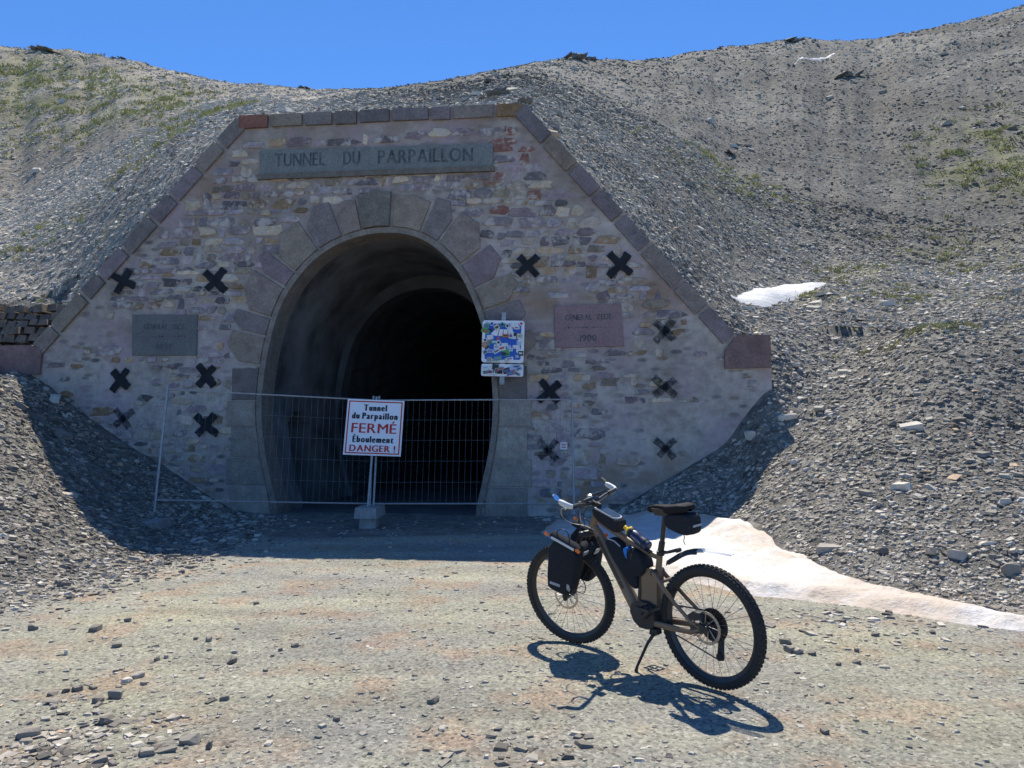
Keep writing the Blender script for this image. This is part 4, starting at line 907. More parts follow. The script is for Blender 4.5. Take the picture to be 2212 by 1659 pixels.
# the closed sign, hung on the joint of the two panels
sc0 = at(808, 923.5, 12.62); 
sex = A_((0.9985, 0.03, -0.036)); sex /= np.linalg.norm(sex); sez = LEAN - sex * (LEAN @ sex); sez /= np.linalg.norm(sez); sey = np.cross(sez, sex)
pl_o = FMID; off = (sc0 - pl_o) @ sey
sc0 = at(808, 923.5, 12.72)
sign = empty('warning_sign', frame_mw(sc0, sex, sey, sez), 'white square warning sign with red border and black and red lettering on the fence', 'warning sign')
W = 0.94
b = MB(); b.box((0, 0, 0), (W, 0.012, W)); b.build('panel', M['signwhite'], sign)
b = MB(); i0, i1 = W / 2 - 0.045, W / 2 - 0.026
for a, c in (((0, i1 - .0095), (2 * i1, .019)), ((0, -i1 + .0095), (2 * i1, .019)), ((-i1 + .0095, 0), (.019, 2 * i1 - .038)), ((i1 - .0095, 0), (.019, 2 * i1 - .038))): b.box((a[0], -0.008, a[1]), (c[0], 0.004, c[1]))
b.build('border', M['red'], sign)
def sign_text(lines, mat, name):
    b = MB()
    for body, size, z, bold, sx, dx in lines:
        vs, fs = text_verts(body, size, bold, sx); b.add([(x + dx, -0.0095 - zz_, y + z) for x, y, zz_ in vs], fs)
    b.build(name, M[mat], sign)
sign_text([('Tunnel', .155, .335, .0125, .385, 0), ('du Parpaillon', .155, .195, .0125, .755, 0), ('Éboulement', .155, -.20, .0125, .675, 0)], 'ink', 'black_lettering')
sign_text([('FERMÉ', .235, -.012, .0045, .74, 0), ('DANGER !', .155, -.352, .006, .75, 0)], 'red', 'red_lettering')
b = MB(); b.tube([(0, 0.02, -1.45), (0, 0.02, 0.53)], 0.02, 8); b.build('support_pole', M['galv'], sign, True)

# ------------------------------------------------------------------ stickered road sign on the right jamb
rs0 = fac_w(1091, 742, -0.3); rex, rez = FEX.copy(), A_((0, 0, 1.0))
ra = math.radians(-1.6); rex2 = rex * math.cos(ra) + rez * math.sin(ra); rez2 = rez * math.cos(ra) - rex * math.sin(ra)
rs = empty('road_sign', frame_mw(rs0, rex2, np.cross(rez2, rex2), rez2), 'blue and white tunnel road sign covered with stickers on the right arch jamb', 'road sign')
def rrect(wd, hg, r, n=5):
    o = []
    for cx, cz, a0 in ((wd / 2 - r, hg / 2 - r, 0), (-wd / 2 + r, hg / 2 - r, 90), (-wd / 2 + r, -hg / 2 + r, 180), (wd / 2 - r, -hg / 2 + r, 270)):
        for k in range(n + 1): t = math.radians(a0 + 90 * k / n); o.append((cx + r * math.cos(t), cz + r * math.sin(t)))
    return o
RW, RH = 0.76, 0.76
MB().prism(rrect(RW, RH, .05), ff, -0.01, 0.012).build('panel', M['signwhite'], rs)
MB().prism(rrect(RW - .11, RH - .11, .035), ff, 0.0, 0.015).build('blue_field', M['blue'], rs)
b = MB(); b.prism([(-.22, .14), (-.16, .2), (-.13, .22), (.13, .22), (.16, .2), (.22, .14), (.15, .1), (-.15, .1)], ff, 0, .0175); b.prism([(.18, .24), (.25, .34), (.31, .24)], ff, 0, .0175); b.build('tunnel_pictogram', M['signwhite'], rs)
b = MB()
for x in (-.08, 0, .08): b.prism([(x - .006 + x * .2, .1), (x + .006 + x * .2, .1), (x * .9 + .005, .21), (x * .9 - .005, .21)], ff, 0, .0195)
b.build('pictogram_lines', M['ink'], rs)
low = MB(); low.prism([(x, z - 0.515) for x, z in rrect(RW, .22, .035)], ff, -0.01, 0.012); low.build('lower_plate', M['signwhite'], rs)
b = MB(); b.box((0.0, 0.035, -0.12), (0.075, 0.04, 1.3)); b.build('post', M['galv'], rs)
b = MB(); b.box((0, 0.15, 0.44), (0.05, 0.22, 0.04)); b.box((0, 0.15, -0.66), (0.05, 0.22, 0.04)); b.build('wall_bracket', M['galv'], rs)
b = MB(); b.prism([(x, z - 0.69) for x, z in rrect(.085, .12, .02)], ff, -.01, .012); b.build('round_tag', M['greytrim'], rs)
STK = [plain('sticker_%s' % nm, c, .45, var=.25, scale=30) for nm, c in (('white', (.7, .7, .7)), ('black', (.03, .03, .035)), ('red', (.55, .05, .04)), ('grey', (.3, .32, .35)), ('teal', (.08, .3, .32)), ('green', (.1, .35, .12)), ('orange', (.6, .2, .05)), ('pale_blue', (.4, .5, .7)), ('purple', (.16, .14, .35)), ('cream', (.6, .56, .42)))]
rg = random.Random(5)
spots = []
for k in range(64):
    onlow = k >= 48
    for _ in range(40):
        x, z = rg.uniform(-.33, .33), (rg.uniform(-.58, -.45) if onlow else rg.uniform(-.34, .34))
        if not onlow and z > .11 and abs(x) < .2 and z < .21: continue
        if all(abs(x - u) + abs(z - v) > .062 for u, v in spots): break
    spots.append((x, z)); ty = rg.random(); a = rg.uniform(-.6, .6) if rg.random() < .5 else 0; mt = STK[rg.choice([0, 0, 0, 0, 1, 1, 2, 3, 3, 4, 5, 6, 7, 7, 8, 9])]
    if ty < .35:
        r = rg.uniform(.032, .056); poly = [(x + r * math.cos(t * math.pi / 7), z + r * math.sin(t * math.pi / 7)) for t in range(14)]; inn = [(x + .6 * r * math.cos(t * math.pi / 5), z + .6 * r * math.sin(t * math.pi / 5)) for t in range(10)]
    else:
        u, v = rg.uniform(.034, .075), rg.uniform(.024, .05); rotp = lambda p, q: (x + p * math.cos(a) - q * math.sin(a), z + p * math.sin(a) + q * math.cos(a))
        poly = [rotp(-u, -v), rotp(u, -v), rotp(u, v), rotp(-u, v)]; inn = [rotp(-u * .7, -v * .35), rotp(u * .6, -v * .35), rotp(u * .7, v * .3), rotp(-u * .7, v * .4)]
    h = .016 + (.003 if not onlow else .0) + .0004 * k - (.004 if onlow else 0)
    o = MB().prism(poly, ff, .012, h).build('sticker', mt, rs)
    if rg.random() < .7: MB().prism(inn, ff, h - .001, h + .0012).build('sticker_print', STK[rg.choice([0, 1, 1, 2, 3, 4, 7, 8])], o)
vs, fs = text_verts('ifom', .085, .003, .17); MB().add([(x - .1, -.037, z - .54) for x, z, _ in vs], fs).build('scrawl', M['ink'], rs)
# small white sticker plate on the wall beside the right fence post
st = fac(1218, 963); e = MB(); e.prism([(st[0] + x, st[1] + z) for x, z in rrect(.13, .13, .01)], ff, 0, .045); o = e.build('notice_sticker', M['signwhite'], portal)
e = MB()
for dz, w_ in ((.03, .045), (.0, .03), (-.03, .04)): e.prism([(st[0] - w_, st[1] + dz - .008), (st[0] + w_, st[1] + dz - .008), (st[0] + w_, st[1] + dz + .008), (st[0] - w_, st[1] + dz + .008)], ff, .03, .047)
e.build('print', M['red'], o)

# ------------------------------------------------------------------ the bicycle (local frame: x forward, y left, z up, origin at the rear tyre's contact)
HD, LEANB, STEER, WB, RW_ = 2.256, 0.0822, 0.2503, 1.230, 0.371
bu = A_((math.cos(HD), math.sin(HD), 0)); bl_ = A_((-bu[1], bu[0], 0)); bz = A_((0, 0, 1)) * math.cos(LEANB) + bl_ * math.sin(LEANB); by = bl_ * math.cos(LEANB) - A_((0, 0, 1)) * math.sin(LEANB)
BO = A_((1.2295, 4.7568, 0.0)); BO[2] = 0.012
BMW = frame_mw(BO, bu, by, bz)
bike = empty('bicycle', BMW, 'bronze and black electric mountain bike on its kickstand, loaded with bags', 'bicycle')
HA = math.radians(66); SAX = A_((-math.cos(HA), 0, math.sin(HA))); FH = A_((WB, 0, RW_)); SA = FH + A_((-math.sin(HA), 0, -math.cos(HA))) * 0.046
def steer(p):
    v = A_(p) - SA; c, s = math.cos(STEER), math.sin(STEER)
    return SA + v * c + np.cross(SAX, v) * s + SAX * (SAX @ v) * (1 - c)
ident = lambda p: A_(p)
sidef = lambda u, v, h: (u, h, v)
BARS = ('handlebar', 'grip', 'bar_end', 'brake_lever', 'mirror', 'mirror_glass', 'mirror_stalk')
def P_(mb, name, mat, parent=bike, smooth=True, st=False):
    if name in BARS: mb.xf(lambda p: p + A_((-.12, 0, .085)) * p[1])      # the bar sits a little twisted in its stem
    if st: mb.xf(steer)
    return mb.build(name, M[mat], parent, smooth)
def wheel(c, st, front):
    e = MB(); n = 80; R, r = RW_ - 0.031, 0.030
    prof = [(R - .012 + 0, .022)] + [(R + r * math.cos(t), r * math.sin(t)) for t in np.radians(np.linspace(125, -125, 15))] + [(R - .012, -.022)]
    rim = MB(); rim.lathe(c, (0, 1, 0), [(R - .013, .017), (R - .016, .02), (R - .030, .014), (R - .042, .006), (R - .042, -.006), (R - .030, -.014), (R - .016, -.02), (R - .013, -.017)], n)
    wo = P_(rim, 'wheel', 'blackmetal', bike, True, st); wo['label'] = 'front wheel, turned slightly left' if front else 'rear wheel with cassette'
    e.lathe(c, (0, 1, 0), prof, n)
    for k in range(74):
        for row, (yo, rr, sx, sy) in enumerate(((-.024, -.009, .016, .010), (-.009, .0, .018, .010), (.009, .0, .018, .010), (.024, -.009, .016, .010))):
            t = 2 * math.pi * (k + (0.5 if row in (1, 3) else 0)) / 74; Rk = RW_ - .002 + rr
            tx, tz = -math.sin(t), math.cos(t)
            e.box((c[0] + Rk * math.cos(t), c[1] + yo, c[2] + Rk * math.sin(t)), (.009, sy, sx), [(math.cos(t), 0, tx), (0, 1, 0), (math.sin(t), 0, tz)])
    P_(e, 'tyre', 'rubber', wo, True, st)
    s = MB(); nsp = 32
    for k in range(nsp):
        t = 2 * math.pi * k / nsp; t2 = t + (.42 if k % 4 < 2 else -.42); sy = .028 if k % 2 else -.028
        s.tube([(c[0] + .026 * math.cos(t2), c[1] + sy, c[2] + .026 * math.sin(t2)), (c[0] + (R - .04) * math.cos(t), c[1], c[2] + (R - .04) * math.sin(t))], .0013, 4)
    P_(s, 'spokes', 'spoke', wo, False, st)
    h = MB(); h.lathe(c, (0, 1, 0), [(.0, -.062), (.012, -.062), (.012, -.035), (.028, -.032), (.028, -.026), (.018, -.02), (.018, .02), (.028, .026), (.028, .032), (.013, .036), (.013, .062), (0, .062)], 20)
    P_(h, 'hub', 'blackmetal', wo, True, st)
    d = MB(); rd = .1; y0 = .044; nn = 60
    for k in range(nn):                                   # drilled braking track
        t0, t1 = 2 * math.pi * k / nn, 2 * math.pi * (k + 1) / nn
        for (ra_, rb_, a0, a1) in ((rd - .004, rd + .0015 * (k % 2), 0, 1), (rd - .011, rd - .004, 0, .62 if k % 2 else 1), (rd - .016, rd - .011, 0, 1)):
            q = [(ra_, t0 + (t1 - t0) * a0), (rb_, t0 + (t1 - t0) * a0), (rb_, t0 + (t1 - t0) * a1), (ra_, t0 + (t1 - t0) * a1)]
            d.add([(c[0] + r_ * math.cos(t), c[1] + y0 + yy, c[2] + r_ * math.sin(t)) for yy in (0, .002) for r_, t in q], [(0, 1, 2, 3), (7, 6, 5, 4), (0, 4, 5, 1), (1, 5, 6, 2), (2, 6, 7, 3), (3, 7, 4, 0)])
    for k in range(8):
        t = 2 * math.pi * k / 8; d.tube([(c[0] + .02 * math.cos(t - .5), c[1] + y0, c[2] + .02 * math.sin(t - .5)), (c[0] + (rd - .016) * math.cos(t), c[1] + y0, c[2] + (rd - .016) * math.sin(t))], .003, 6)
    P_(d, 'brake_disc', 'disc', wo, False, st)
    return wo
rw = wheel((0, 0, RW_), False, False); fw = wheel(FH, True, True)
# cassette
cs = MB(); Rr = RW_
for k in range(10):
    rt = .104 - .0083 * k; y0 = -.024 - .0042 * k; nt_ = max(16, int(rt * 2 * math.pi / .0127)); pr_ = []
    for q in range(nt_ * 2): t = math.pi * q / nt_; pr_.append(((rt + (.003 if q % 2 else -.003)) * math.cos(t), Rr + (rt + (.003 if q % 2 else -.003)) * math.sin(t)))
    inn_ = [((rt - .013) * math.cos(math.pi * q / nt_), Rr + (rt - .013) * math.sin(math.pi * q / nt_)) for q in range(nt_ * 2)]
    m2 = nt_ * 2
    cs.add([(u, y0, v) for u, v in pr_] + [(u, y0, v) for u, v in inn_] + [(u, y0 - .002, v) for u, v in pr_] + [(u, y0 - .002, v) for u, v in inn_], [(q, (q + 1) % m2, m2 + (q + 1) % m2, m2 + q) for q in range(m2)] + [(2 * m2 + q, 2 * m2 + (q + 1) % m2, 3 * m2 + (q + 1) % m2, 3 * m2 + q) for q in range(m2)] + [(q, (q + 1) % m2, 2 * m2 + (q + 1) % m2, 2 * m2 + q) for q in range(m2)])
for k in range(6):
    t = k * math.pi / 3; cs.tube([(.02 * math.cos(t), -.045, Rr + .02 * math.sin(t)), (.09 * math.cos(t + .3), -.028, Rr + .09 * math.sin(t + .3))], .006, 6)
P_(cs, 'cassette', 'blackmetal', rw, False)
# frame
fr = MB()
axp = lambda z: SA + SAX * ((z - SA[2]) / SAX[2])
fr.tube([axp(.85), axp(.87), axp(.97), axp(.988)], [.028, .031, .029, .027], 18)
ht = axp(.9); dt1 = A_((.60, 0, .385))
fr.tube([ht + A_((.0, 0, -.015)), ht * .85 + dt1 * .15, ht * .35 + dt1 * .65, dt1, dt1 + A_((-.05, 0, -.05))], [.033, .038, .043, .045, .04], 16, [.028, .03, .036, .04, .04])
fr.tube([axp(.955) + A_((-.005, 0, 0)), A_((.80, 0, .895)), A_((.62, 0, .815)), A_((.41, 0, .748)), A_((.375, 0, .742))], [.03, .026, .022, .02, .018], 14, [.024, .024, .022, .018, .017])
frame = P_(fr, 'frame', 'bronze')
st_ = MB()
st_.tube([(.362, 0, .775), (.375, 0, .70), (.39, 0, .62)], [.0205, .02, .022], 14)
st_.prism([(.385, .42), (.372, .60), (.375, .655), (.41, .672), (.475, .667), (.505, .645), (.513, .50), (.52, .46), (.545, .42)], sidef, -.034, .034, .05)
P_(st_, 'seat_tube', 'bronze', frame)
lg = MB()
for k, (t, wz) in enumerate(((.20, .05), (.28, .05), (.37, .06), (.46, .05), (.55, .06), (.64, .05), (.74, .04))):   # dark blocks of the down tube graphic
    p = ht * (1 - t) + dt1 * t; d = (dt1 - ht) / np.linalg.norm(dt1 - ht); up_ = A_((-d[2], 0, d[0]))
    q0, q1 = p - d * .028, p + d * .028; yo = .0302 + .012 * t
    lg.add([q0 + up_ * -.016 + (0, yo, 0), q1 + up_ * -.016 + (0, yo, 0), q1 + up_ * .006 + (0, yo + .001, 0), q0 + up_ * .012 + (0, yo + .001, 0)], [(0, 1, 2, 3)])
P_(lg, 'frame_graphic', 'bronzedark', frame, False)
mo = MB(); mo.prism([(.615, .365), (.585, .30), (.53, .262), (.46, .262), (.40, .285), (.385, .345), (.395, .43), (.45, .455), (.55, .455), (.60, .42)], sidef, -.052, .058, .1)
mo.lathe((.535, .058, .37), (0, 1, 0), [(.045, 0), (.043, .006), (.0, .007)], 24)
P_(mo, 'motor', 'black', bike, True)
for s in (1, -1):
    P_(MB().tube([(.41, .045 * s, .318), (.25, .064 * s, .326), (.10, .07 * s, .333), (.03, .07 * s, .36)], [.021, .02, .018, .014], 12, [.012, .011, .01, .009]), 'chain_stay', 'bronze', frame)
    P_(MB().tube([(.40, .04 * s, .648), (.33, .052 * s, .585), (.22, .064 * s, .488), (.09, .07 * s, .392), (.03, .07 * s, .372)], [.02, .016, .014, .013, .014], 12, [.01, .009, .008, .008, .009]), 'seat_stay', 'bronze', frame)
    P_(MB().prism([(-.025, .35), (.03, .335), (.1, .33), (.1, .375), (.03, .40), (-.02, .39)], sidef, .066 * s, .078 * s, .08), 'dropout', 'bronzedark', frame)
P_(MB().tube([(.325, -.05, .60), (.325, .05, .60)], .011, 10), 'stay_bridge', 'bronze', frame)
P_(MB().lathe((.395, -.05, .645), (0, 1, 0), [(0, 0), (.022, 0), (.022, .1), (0, .1)], 18), 'pivot', 'bronzedark', frame)
sh = MB(); sh.tube([(.52, .012, .60), (.545, .012, .44)], .019, 12); sh.tube([(.53, .012, .66), (.52, .012, .58)], .009, 10); P_(sh, 'shock', 'blackmetal')
cl = MB(); cl.lathe((0, .05, .372), (0, 1, 0), [(0, .03), (.018, .03), (.02, .0)], 16); cl.prism([(.015, .42), (.10, .40), (.12, .435), (.075, .465), (.02, .465)], sidef, .03, .075, .1); P_(cl, 'brake_caliper', 'black')
# drivetrain
cr = MB(); cr.lathe((.487, -.062, .345), (0, 1, 0), [(.066, 0), (.069, .002), (.066, .004), (.03, .005)], 40); P_(cr, 'chainring', 'blackmetal')
ch = MB(); ch.tube([(.487, -.06, .413), (.24, -.055, .435), (.0, -.05, .445)], .005, 6, .004); ch.tube([(.487, -.06, .277), (.24, -.06, .215), (.02, -.063, .152)], .005, 6, .004); P_(ch, 'chain', 'blackmetal')
for s, ang in ((1, math.radians(142)), (-1, math.radians(-38))):
    a0 = A_((.487, .075 * s, .345)); a1 = a0 + A_((.168 * math.cos(ang), .012 * s, .168 * math.sin(ang)))
    ck = MB(); ck.tube([a0, a0 * .5 + a1 * .5, a1], [.016, .012, .013], 10, [.009, .008, .009]); co = P_(ck, 'crank', 'blackmetal')
    pd = MB(); pc = a1 + A_((0, .065 * s, 0)); pd.box(pc, (.10, .012, .018)); pd.box(pc + (0, .045 * s, 0), (.10, .01, .018)); pd.box(pc + (0, -.045 * s, 0), (.10, .01, .018)); pd.box(pc + (.046, 0, 0), (.01, .1, .018)); pd.box(pc + (-.046, 0, 0), (.01, .1, .018)); pd.tube([a1, pc + (0, .045 * s, 0)], .007, 8)
    P_(pd, 'pedal', 'black', co, False)
dr = MB(); dr.prism([(-.035, .345), (.0, .33), (-.01, .285), (-.035, .275)], sidef, -.085, -.066, .1); dr.prism([(-.04, .285), (.0, .275), (.02, .165), (.005, .14), (-.03, .15)], sidef, -.071, -.064, .1)
for (u, v, r_) in ((-.015, .275, .02), (.0, .165, .023)): dr.lathe((u, -.068, v), (0, 1, 0), [(0, 0), (r_, 0), (r_, .008), (0, .008)], 18)
P_(dr, 'derailleur', 'black')
ks = MB(); ks.prism([(.38, .29), (.44, .28), (.45, .245), (.41, .235), (.375, .255)], sidef, .015, .06, .1)
ks.tube([(.412, .055, .25), (.45, .075, .19), (.515, .118, .035), (.522, .122, .004)], [.012, .010, .009, .013], 10); P_(ks, 'kickstand', 'black')
# fork, front end
f2 = MB()
for s in (1, -1):
    lo_ = [FH + A_((0, .064 * s, -.03)), FH + A_((0, .064 * s, .0)), FH + SAX * .2 + A_((0, .066 * s, 0)), FH + SAX * .36 + A_((0, .066 * s, 0))]
    f2.tube(lo_, [.014, .02, .0225, .025], 14)
f2.tube([FH + SAX * .35 + A_((.024, .066, .01)), FH + SAX * .40 + A_((.034, 0, .02)), FH + SAX * .35 + A_((.024, -.066, .01))], .017, 10)
fork = P_(f2, 'fork', 'black', bike, True, True)
s2 = MB()
for s in (1, -1): s2.tube([FH + SAX * .35 + A_((0, .066 * s, 0)), FH + SAX * .53 + A_((0, .066 * s, 0))], .0175, 14)
P_(s2, 'stanchions', 'blackmetal', fork, True, True)
cw = MB(); cA = axp(.838)
cw.tube([FH + SAX * .51 + A_((0, .07, 0)), cA + A_((.02, .03, 0)), cA, cA + A_((.02, -.03, 0)), FH + SAX * .51 + A_((0, -.07, 0))], [.025, .024, .026, .024, .025], 12); P_(cw, 'crown', 'black', fork, True, True)
cal = MB(); cal.box(FH + A_((-.06, .05, .07)), (.05, .035, .09), None, None, .85); P_(cal, 'front_brake_caliper', 'black', fork, False, True)
sm_ = MB(); cA = axp(1.03); sm_.tube([axp(.986), axp(1.055)], [.021, .019], 14); sm_.tube([cA, A_((.93, 0, 1.052))], [.02, .021], 12); P_(sm_, 'stem', 'black', bike, True, True)
hb = MB(); hb.tube([(.905, .36, 1.088), (.918, .22, 1.08), (.932, .1, 1.058), (.934, 0, 1.052), (.932, -.1, 1.058), (.918, -.22, 1.08), (.905, -.36, 1.088)], [.011, .011, .0145, .016, .0145, .011, .011], 12); hand = P_(hb, 'handlebar', 'blackmetal', bike, True, True)
for s in (1, -1):
    P_(MB().tube([(.916, .235 * s, 1.081), (.906, .35 * s, 1.088)], [.016, .017], 12), 'grip', 'black', hand, True, True)
    P_(MB().tube([(.905, .355 * s, 1.09), (.925, .372 * s, 1.098), (.95, .376 * s, 1.108), (.98, .376 * s, 1.122), (.995, .374 * s, 1.13)], [.016, .019, .021, .020, .013], 12), 'bar_end', 'white', hand, True, True)
    P_(MB().tube([(.93, .21 * s, 1.078), (.985, .22 * s, 1.065), (1.0, .27 * s, 1.058), (.985, .33 * s, 1.056)], [.012, .008, .006, .006], 8), 'brake_lever', 'black', hand, True, True)
    c0 = A_((1.008, .386 * s, 1.152)); ax_ = A_((-.80, .12 * s, .58)); ax_ /= np.linalg.norm(ax_)
    mb_ = MB(); mb_.lathe(c0, ax_, [(0, -.016), (.02, -.014), (.030, -.003), (.031, .001), (.028, .003)], 24); mo_ = P_(mb_, 'mirror', 'black', hand, True, True)
    P_(MB().lathe(c0, ax_, [(0.0, .0035), (.028, .0032)], 24), 'mirror_glass', 'mirror', mo_, True, True)
    P_(MB().tube([(.993, .374 * s, 1.13), tuple(c0 - ax_ * .012)], .006, 8), 'mirror_stalk', 'black', mo_, True, True)
dp = MB(); dp.box((.915, .075, 1.095), (.085, .06, .018), [(.95, 0, .31), (0, 1, 0), (-.31, 0, .95)]); do = P_(dp, 'control_unit', 'black', hand, False, True)
P_(MB().box((.913, .075, 1.1055), (.065, .045, .004), [(.95, 0, .31), (0, 1, 0), (-.31, 0, .95)]), 'screen', 'greytrim', do, False, True)
dp = MB(); dp.box((.925, -.085, 1.10), (.10, .07, .016), [(.95, 0, .31), (0, 1, 0), (-.31, 0, .95)]); do = P_(dp, 'display', 'black', hand, False, True)
P_(MB().box((.9235, -.085, 1.1095), (.08, .054, .004), [(.95, 0, .31), (0, 1, 0), (-.31, 0, .95)]), 'screen', 'screen', do, False, True)
bl = MB(); bl.lathe((.955, -.01, 1.085), (0, .2, 1), [(0, .028), (.016, .024), (.022, .006), (.022, -.02), (0, -.02)], 16); P_(bl, 'bell', 'steel', hand, True, True)
li = MB(); li.tube([(.975, .03, 1.05), (1.02, .03, 1.045)], [.02, .024], 14); P_(li, 'front_lamp', 'black', hand, True, True)
for k, pts in enumerate(([(.985, .22, 1.065), (1.06, .20, 1.06), (1.09, .16, .99), (1.06, .1, .93), (.99, .05, .90), (.93, .032, .87)], [(.985, -.22, 1.065), (1.06, -.17, 1.05), (1.08, -.06, .97), (1.03, .02, .91), (.94, .03, .85)], [(.97, .05, 1.06), (1.02, .07, .99), (1.01, .075, .90), (1.035, .075, .78)], [(.96, -.05, 1.06), (1.01, .0, .98), (1.0, .03, .9), (.93, .034, .86)])):
    P_(MB().tube(smooth_curve(pts, 5), .0032, 6), 'cable', 'steel' if k == 0 else 'black', bike, True, True)
hose = MB(); hose.tube(smooth_curve([(1.04, .075, .78), (1.10, .09, .6), (1.02, .10, .50), (1.05, .085, .42), (1.15, .07, .43)], 5), .0035, 6); P_(hose, 'brake_hose', 'black', bike, True, True)
# seat
sp = MB(); sp.tube([(.36, 0, .765), (.338, 0, .845)], .0205, 14); sp.tube([(.338, 0, .845), (.298, 0, 1.03)], .0155, 14); P_(sp, 'seat_post', 'blackmetal')
P_(MB().lathe((.357, 0, .772), (-.22, 0, .97), [(.02, -.015), (.026, -.013), (.026, .013), (.02, .015)], 18), 'seat_clamp', 'black')
sd_ = MB(); secs = [(.432, .012, 1.052, .012), (.42, .02, 1.06, .026), (.38, .024, 1.068, .032), (.32, .03, 1.071, .034), (.26, .045, 1.073, .034), (.20, .066, 1.083, .036), (.15, .076, 1.092, .036), (.115, .07, 1.092, .032), (.10, .05, 1.088, .022)]
vs, nn_ = [], 16
for (x, hw, zt, th_) in secs:
    for j in range(nn_):
        t = 2 * math.pi * j / nn_; cy, sz_ = math.cos(t), math.sin(t)
        zz_ = zt + (th_ * .5 * sz_ if sz_ > 0 else th_ * 1.35 * sz_ * (abs(cy) ** .4 + .3))
        vs.append((x, hw * np.sign(cy) * abs(cy) ** .75, zz_ - .004 * (1 - abs(cy)) * (sz_ > 0)))
fs = [(i * nn_ + j, i * nn_ + (j + 1) % nn_, (i + 1) * nn_ + (j + 1) % nn_, (i + 1) * nn_ + j) for i in range(len(secs) - 1) for j in range(nn_)] + [tuple(range(nn_)), tuple((len(secs) - 1) * nn_ + j for j in range(nn_))]
sd_.add(vs, fs); sad = P_(sd_, 'saddle', 'saddle')
rl = MB()
for s in (1, -1): rl.tube([(.40, .012 * s, 1.045), (.35, .022 * s, 1.03), (.24, .022 * s, 1.03), (.16, .035 * s, 1.06)], .0038, 8)
rl.box((.285, 0, 1.04), (.15, .06, .045), None, None, 1.3); P_(rl, 'saddle_rails', 'blackmetal', sad)
# mudguard
def guard(pts, hw, drop):
    b = MB(); vs = []; n_ = len(pts); k = 7
    for (x, z, w_) in pts:
        for j in range(k):
            u = -1 + 2 * j / (k - 1); vs.append((x, u * hw * w_, z - drop * u * u))
    top = len(vs); vs += [(x, y, z - .003) for x, y, z in vs]
    f = [(i * k + j, i * k + j + 1, (i + 1) * k + j + 1, (i + 1) * k + j) for i in range(n_ - 1) for j in range(k - 1)]
    f += [tuple(top + q for q in t[::-1]) for t in f]
    f += [(i * k, (i + 1) * k, top + (i + 1) * k, top + i * k) for i in range(n_ - 1)] + [(i * k + k - 1, top + i * k + k - 1, top + (i + 1) * k + k - 1, (i + 1) * k + k - 1) for i in range(n_ - 1)]
    f += [(j, top + j, top + j + 1, j + 1) for j in range(k - 1)] + [((n_ - 1) * k + j, (n_ - 1) * k + j + 1, top + (n_ - 1) * k + j + 1, top + (n_ - 1) * k + j) for j in range(k - 1)]
    return b.add(vs, f)
mg = P_(guard([(.31, .728, .35), (.27, .752, .8), (.21, .788, .95), (.15, .815, 1), (.09, .832, 1), (.045, .838, 1)], .036, .03), 'mudguard', 'black')
P_(guard([(.045, .8385, 1), (-.02, .846, 1), (-.1, .846, .95), (-.16, .842, .8), (-.19, .838, .45)], .0355, .014), 'clear_flap', 'clear', mg)
P_(MB().tube([(.352, 0, .775), (.30, 0, .782), (.215, 0, .808)], [.013, .010, .012], 10), 'mudguard_arm', 'black', mg)
P_(MB().lathe((.213, -.018, .806), (0, 1, 0), [(0, 0), (.014, 0), (.014, .036), (0, .036)], 14), 'mudguard_joint', 'black', mg)

# ------------------------------------------------------------------ things carried by the bicycle
def carried(name, label, cat, group=None): return empty(name, BMW, label, cat, group)
def pillow(poly, y0, y1, bev=.14, n=0):
    """soft bag: polygon in the side plane with rounded edges on both sides"""
    P = A_(poly, float); c = P.mean(0); m = MB(); k = len(P)
    # round the outline
    Q = []
    for i in range(k):
        a, b_, d = P[i - 1], P[i], P[(i + 1) % k]
        for t in (0.18, .5, .82): 
            s0 = b_ + (a - b_) * .22 * (1 - t) + (d - b_) * .22 * t; Q.append(s0 if t == .5 else (b_ + (a - b_) * .22 if t < .5 else b_ + (d - b_) * .22))
    Q = A_(Q); k = len(Q); ym = (y0 + y1) / 2
    lv = [(1 - bev, y0), (1 - bev * .25, y0 + (y1 - y0) * .1), (1, ym), (1 - bev * .25, y1 - (y1 - y0) * .1), (1 - bev, y1)]
    vs = [(c[0] + (u - c[0]) * s, y, c[1] + (v - c[1]) * s) for s, y in lv for u, v in Q]
    fs = [(i * k + j, i * k + (j + 1) % k, (i + 1) * k + (j + 1) % k, (i + 1) * k + j) for i in range(4) for j in range(k)] + [tuple(range(k))[::-1], tuple(4 * k + j for j in range(k))]
    return m.add(vs, fs)
TLp, TRp, BRp, BLp = A_((1.205, .862)), A_((.985, .762)), A_((1.095, .425)), A_((1.28, .466))
